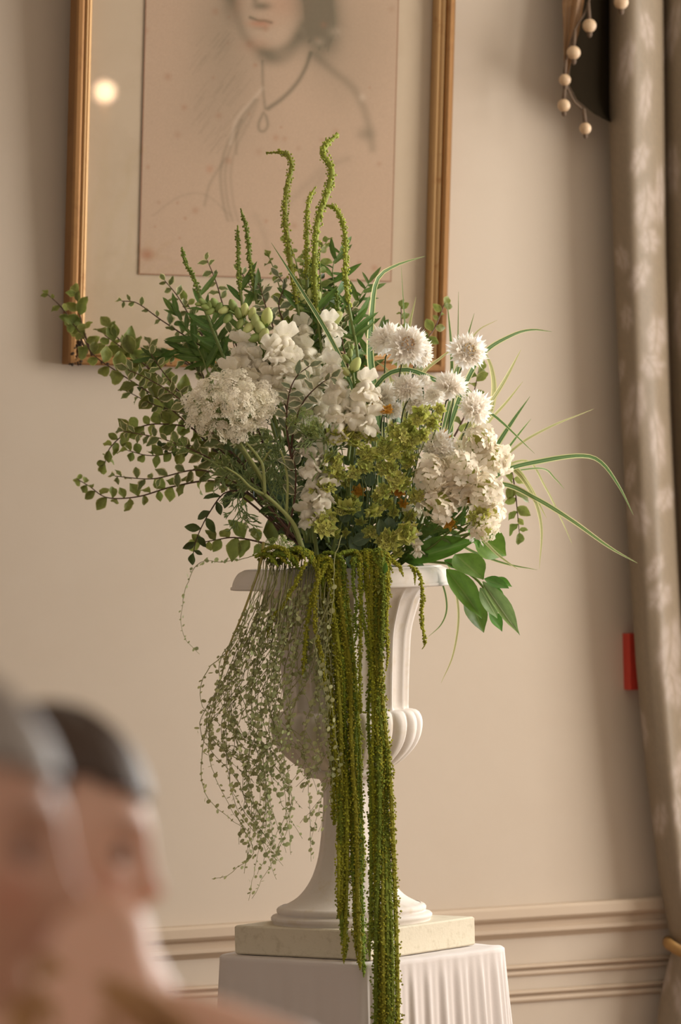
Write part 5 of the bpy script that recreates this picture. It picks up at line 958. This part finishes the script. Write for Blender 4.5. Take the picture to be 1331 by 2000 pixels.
# ================================================================== the two seated guests in the foreground
def skinmat(name, rgb, lips=None):
    m, nt, ns, ls = newmat(name); bs = ns['Principled BSDF']; bs.inputs['Roughness'].default_value = .42; bs.inputs['Subsurface Weight'].default_value = .12; bs.inputs['Subsurface Scale'].default_value = .02
    a = N(nt, 'ShaderNodeAttribute', attribute_name='paint'); ls.new(mix(nt, ramp(nt, noise_tex(nt, 30, 3), .35, .75), a.outputs['Color'], a.outputs['Color']), bs.inputs['Base Color']); return m
def head_verts(nu=120, nv=96):
    """a head around the origin looking along +x, half height .118"""
    g = lambda d, s: math.exp(-d * d / (2 * s * s)); V = []
    for i in range(nv + 1):
        th = math.pi * i / nv
        for j in range(nu):
            a = 2 * math.pi * j / nu; dx, dy, dz = math.sin(th) * math.cos(a), math.sin(th) * math.sin(a), math.cos(th)
            x, y, z = dx * .094, dy * .073, dz * .118
            if z < 0: k = -z / .118; st = max(.001, math.sin(th)); x *= st ** -.42 if x > 0 else 1; y *= (1 - .38 * k ** 1.2) * st ** -.3; x = x * (1 - .12 * k) + .022 * k if x > 0 else x * (1 - .45 * k) + .022 * k
            if z > .02 and x < 0: x *= 1.08
            if dx > .05:
                f = min(1, dx * 2.2)
                x += f * (.023 * g(y, .0085) * g(z + .026, .011) + .016 * g(y, .007) * g(z - .0, .018) + .005 * g(z - .034, .012) * g(y, .04) - .011 * g(z - .012, .014) * (g(y - .031, .014) + g(y + .031, .014)) + .008 * g(z + .052, .0055) * g(y, .018) + .008 * g(z + .066, .0055) * g(y, .016) - .005 * g(z + .059, .0028) * g(y, .022) + .012 * g(z + .098, .014) * g(y, .02) - .004 * g(z + .080, .007) * g(y, .02))
                x += f * .004 * g(z + .02, .02) * (g(y - .042, .014) + g(y + .042, .014)); x += f * .004 * g(z + .032, .006) * (g(y - .012, .006) + g(y + .012, .006))
            for s_ in (-1, 1):
                if s_ * dy > .5: y += s_ * (.016 * g(x + .008, .011) * g(z + .004, .022) - .008 * g(x + .004, .005) * g(z + .004, .010))
            V.append(Vector((x, y, z)))
    F_ = [(i * nu + j, (i + 1) * nu + j, (i + 1) * nu + (j + 1) % nu, i * nu + (j + 1) % nu) for i in range(nv) for j in range(nu)]
    return V, F_
def eval_mesh(o):
    dg = bpy.context.evaluated_depsgraph_get(); e = o.evaluated_get(dg); return bpy.data.meshes.new_from_object(e)
def largest(me):
    n = len(me.vertices); par = np.arange(n); ed_ = np.empty(len(me.edges) * 2, dtype=np.int64); me.edges.foreach_get('vertices', ed_); ed_ = ed_.reshape(-1, 2)
    while True:
        m_ = np.minimum(par[ed_[:, 0]], par[ed_[:, 1]]); old = par.copy(); np.minimum.at(par, ed_[:, 0], m_); np.minimum.at(par, ed_[:, 1], m_); par = par[par]
        if (par == old).all(): break
    ids, cnt = np.unique(par, return_counts=True); keep = par == ids[cnt.argmax()]
    if keep.all(): return me
    idx = -np.ones(n, int); idx[keep] = np.arange(keep.sum()); co = np.empty(n * 3); me.vertices.foreach_get('co', co); o = bpy.data.meshes.new('body')
    o.from_pydata(co.reshape(-1, 3)[keep].tolist(), [], [tuple(int(idx[v]) for v in p.vertices) for p in me.polygons if keep[p.vertices[0]]]); return o
def person(lab, hc, face_yaw, pitch, body_yaw, skin, hair, scale, shirt, hairstyle, lift=0.0, shift=0.0):
    R = Matrix.Rotation(face_yaw, 4, 'Z') @ Matrix.Rotation(pitch, 4, 'Y'); HM = Matrix.Translation(hc) @ R @ Matrix.Scale(scale, 4); B = Matrix.Rotation(body_yaw, 4, 'Z')
    root = thing('person', lab, 'person', (hc.x, hc.y, 0), 'seated guests'); o0 = root.location
    bx = lambda x, y, z: B @ Vector((x, y, 0)) * scale + Vector((hc.x + shift, hc.y, z)) - o0     # x forward, y to the left of the body
    nz = hc.z - .118 * scale + lift
    base = HM @ Vector((-.022, 0, -.06)) - o0
    J = {'pel': (bx(-.16 , 0, .50), .135, .11), 'wst': (bx(-.13, 0, .70), .12, .095), 'chs': (bx(-.09, 0, .92), .14, .11), 'shc': (bx(-.06, 0, nz - .10), .10, .075), 'nk': (bx(-.045, 0, nz - .015), .056, .054), 'hd': (base, .056, .056)}
    E = [('pel', 'wst'), ('wst', 'chs'), ('chs', 'shc'), ('shc', 'nk'), ('nk', 'hd')]
    for s_, n in ((1, 'l'), (-1, 'r')):
        J['clv' + n] = (bx(-.06, s_ * .10, nz - .115), .058, .05); J['sh' + n] = (bx(-.05, s_ * .178, nz - .145), .056, .052); J['el' + n] = (bx(.0, s_ * .225, nz - .40), .042, .040); J['wr' + n] = (bx(.20, s_ * .12, .66), .028, .022); J['pm' + n] = (bx(.27, s_ * .095, .645), .036, .017)
        J['hp' + n] = (bx(-.12, s_ * .09, .49), .095, .095); J['kn' + n] = (bx(.32, s_ * .11, .50), .06, .06); J['an' + n] = (bx(.34, s_ * .11, .09), .038, .038); J['ft' + n] = (bx(.46, s_ * .12, .032), .036, .028)
        E += [('shc', 'clv' + n), ('clv' + n, 'sh' + n), ('sh' + n, 'el' + n), ('el' + n, 'wr' + n), ('wr' + n, 'pm' + n), ('pel', 'hp' + n), ('hp' + n, 'kn' + n), ('kn' + n, 'an' + n), ('an' + n, 'ft' + n)]
        for q, (oy, l) in enumerate(((-.026, .070), (-.009, .082), (.009, .076), (.025, .060))):
            c0 = bx(.30, s_ * .095 + oy, .645); J[f'f{n}{q}a'] = (c0, .0095, .0095); J[f'f{n}{q}b'] = (bx(.30 + l * .55, s_ * .095 + oy * 1.15, .650), .0085, .0085); J[f'f{n}{q}c'] = (bx(.30 + l, s_ * .095 + oy * 1.2, .634), .007, .007); E += [('pm' + n, f'f{n}{q}a'), (f'f{n}{q}a', f'f{n}{q}b'), (f'f{n}{q}b', f'f{n}{q}c')]
        J[f't{n}a'] = (bx(.245, s_ * .062, .645), .011, .011); J[f't{n}b'] = (bx(.285, s_ * .045, .638), .009, .009); E += [('pm' + n, f't{n}a'), (f't{n}a', f't{n}b')]
    # one closed surface: trunk as a loft of ovals, limbs and fingers as tapering capsules, all fused into a single skin
    kb = MB()
    def capsule(p, q, ra, rb, n=14):
        d = (q - p); L = d.length; d = d / L; pts = [p - d * ra * c for c in (.98, .85, .55)] + [p, q] + [q + d * rb * c for c in (.55, .85, .98)]; kb.tube(pts, [ra * .2, ra * .53, ra * .835, ra, rb, rb * .835, rb * .53, rb * .2], n)
    ov = [(-.15, .46, .10, .08), (-.15, .50, .165, .115), (-.15, .58, .17, .115), (-.13, .70, .135, .095), (-.11, .84, .145, .105), (-.09, nz - .22, .165, .11), (-.075, nz - .15, .165, .095), (-.065, nz - .105, .13, .078), (-.055, nz - .07, .085, .066), (-.045, nz - .03, .060, .058)]
    rings = []; dens = smooth_path([(o_[0], o_[2], o_[1]) for o_ in ov], 34); dd2 = smooth_path([(o_[3], 0, o_[1]) for o_ in ov], 34)
    for p_, q_ in zip(dens, dd2): rings.append([bx(p_.x + q_.x * math.cos(2 * math.pi * k / 40), p_.y * math.sin(2 * math.pi * k / 40), p_.z) for k in range(40)])
    kb.add([v for rg in rings for v in rg], [(i * 40 + k, i * 40 + (k + 1) % 40, i * 40 + 40 + (k + 1) % 40, i * 40 + 40 + k) for i in range(33) for k in range(40)] + [tuple(range(40))[::-1], tuple(33 * 40 + k for k in range(40))])
    for a_, b_ in E:
        if a_ in ('pel', 'wst', 'chs') or b_ in ('wst', 'chs'): 
            if b_[:2] != 'hp': continue
        ra, rb = [(J[q][1] + J[q][2]) / 2 * scale for q in (a_, b_)]
        if b_[:3] == 'clv': ra = rb
        if (J[b_][0] - J[a_][0]).length > 1e-4: capsule(J[a_][0], J[b_][0], ra, rb)
    vs = list(kb.v); fs = list(kb.f)
    n0 = len(vs); hv, hf = head_verts(); vs += [tuple(HM @ v - o0) for v in hv]; fs += [tuple(i + n0 for i in f) for f in hf]
    j = bpy.data.meshes.new('joined'); j.from_pydata(vs, [], fs); t = bpy.data.objects.new('j', j); C.objects.link(t)
    rm = t.modifiers.new('r', 'REMESH'); rm.mode = 'VOXEL'; rm.voxel_size = .0045; rm.use_smooth_shade = True; sm = t.modifiers.new('m', 'SMOOTH'); sm.factor = .5; sm.iterations = 3; body = eval_mesh(t); bpy.data.objects.remove(t)
    body = largest(body)
    co = np.empty(len(body.vertices) * 3); body.vertices.foreach_get('co', co); co = co.reshape(-1, 3); inv = np.array((HM.inverted() @ Matrix.Translation(o0))); lc = co @ inv[:3, :3].T + inv[:3, 3]
    colr = np.tile(nlin(skin), (len(co), 1)); G = lambda cx, cy, cz, sx, sy, sz: np.exp(-(((lc[:, 0] - cx) / sx) ** 2 + ((np.abs(lc[:, 1]) - cy) / sy) ** 2 + ((lc[:, 2] - cz) / sz) ** 2))[:, None]
    for w_, c_ in ((G(.105, 0, -.058, .03, .022, .009) * .75, (150, 66, 56)), (G(.09, .033, .034, .03, .016, .005) * .8, (70, 50, 36)), (G(.085, .031, .008, .02, .013, .004) * .7, (60, 42, 34)), (G(.08, .045, -.025, .03, .02, .02) * .35, (205, 120, 96))): colr = colr * (1 - w_) + nlin(c_) * w_
    a = body.color_attributes.new('paint', 'FLOAT_COLOR', 'POINT'); a.data.foreach_set('color', np.concatenate([colr, np.ones((len(co), 1))], 1).astype(np.float32).ravel())
    body.polygons.foreach_set('use_smooth', [True] * len(body.polygons)); link('body', body, skinmat('skin', skin), root)
    # eyes
    for s_ in (-1, 1): e = MB(); sphere(e, HM @ Vector((.0735, s_ * .031, .006)) - o0, .0115 * scale, 14, 10); link('eye', e, plain('eye_closed_lid', (120, 84, 68), .5), root)
    # hair: shell over the skull with its own hairline, plus lengths
    hb = MB(); nu, nv = 72, 44; HV = []; r = random.Random(4)
    for i in range(nv + 1):
        th = math.pi * .80 * i / nv
        for k in range(nu):
            a_ = 2 * math.pi * k / nu; dx, dy, dz = math.sin(th) * math.cos(a_), math.sin(th) * math.sin(a_), math.cos(th); front = max(0, dx); lim = 1.0
            x, y, z = dx * .105, dy * .083, dz * .128
            if x < 0: x *= 1.10
            hl = .050 + .024 * abs(dy) if dx > .25 else (.050 - .11 * min(1, (.25 - dx) / .5))   # hairline height
            if z < hl and dx > -.25: q = .80 if dx > .25 else .9; x, y = x * q - .006, y * q; z = max(z, hl - .03)
            s2 = 1 + .010 * math.sin(a_ * 26 + th * 3) + .006 * math.sin(a_ * 41); HV.append(HM @ Vector((x * s2 - .004, y * s2, z * s2 + .003)) - o0)
    hb.add(HV, [(i * nu + k, (i + 1) * nu + k, (i + 1) * nu + (k + 1) % nu, i * nu + (k + 1) % nu) for i in range(nv) for k in range(nu)])
    hm = plain('hair_' + hairstyle, hair, .45, bumpn=(120, .5, .002)); link('hair', hb, hm, root)
    if hairstyle == 'long':
        lb = MB()
        for k in range(46):
            a_ = r.uniform(-1, 1); p0 = HM @ Vector((-.07 + r.uniform(-.02, .02), a_ * .055, -.02)) - o0; p1 = HM @ Vector((-.075 + r.uniform(-.01, .02), a_ * .06, -.10)) - o0; p2 = bx(-.115 + r.uniform(-.02, .02), -.02 + a_ * .08, nz - .08); p3 = bx(-.15 + r.uniform(-.02, .03), -.02 + a_ * .085, nz - .20 + r.uniform(-.03, .03))
            lb.tube(smooth_path([p0, p1, p2, p3], 12), [.012] * 6 + [.010, .009, .008, .006, .004, .002], 6)
        link('hair_length', lb, plain('hair_ends', (176, 134, 84), .5, amt=.1), root)
    # clothing: a shell over trunk and hips cut from the body itself
    zc = co[:, 2]; own = bpy.data.meshes.new('garment'); sel = []; top = nz - (.17 if shirt[1] == 'dress' else .055)
    nrmv = np.empty(len(co) * 3); body.vertices.foreach_get('normal', nrmv); nrmv = nrmv.reshape(-1, 3)
    c0 = np.array(B.inverted())[:3, :3]; bl = ((co - np.array([shift, 0, 0])) @ c0.T); arm = np.abs(bl[:, 1]) > (.165 if shirt[1] == 'dress' else .60) * scale
    keep = (zc < top) & (zc > (.36 if shirt[1] == 'dress' else .42)) & ~((arm) & (zc > .60)) & ~((bl[:, 0] > .16 * scale) & (zc > .585)); idx = -np.ones(len(co), int); idx[keep] = np.arange(keep.sum())
    V2 = (co + nrmv * .007)[keep]; F2 = [tuple(idx[v] for v in p.vertices) for p in body.polygons if all(keep[v] for v in p.vertices)]
    own.from_pydata(V2.tolist(), [], [tuple(int(i) for i in f) for f in F2]); own.polygons.foreach_set('use_smooth', [True] * len(F2)); link('garment', own, plain('garment_' + shirt[1], shirt[0], .8), root)
    return root
hcA = at(88, 1640, -4.6)
person('woman with dark swept-back hair and bare shoulders, turned in profile, looking down', hcA, math.radians(-4), math.radians(14), math.radians(82), (224, 176, 150), (74, 54, 40), 1.0, ((214, 176, 160), 'dress'), 'long', .036, .055)
hcB = at(-140, 1640, -5.35)
person('grey-haired person cut off by the left edge, face in profile and closest to view', hcB, math.radians(-6), math.radians(10), math.radians(-8), (200, 150, 124), (150, 138, 128), 1.08, ((206, 188, 184), 'shirt'), 'short', .03)
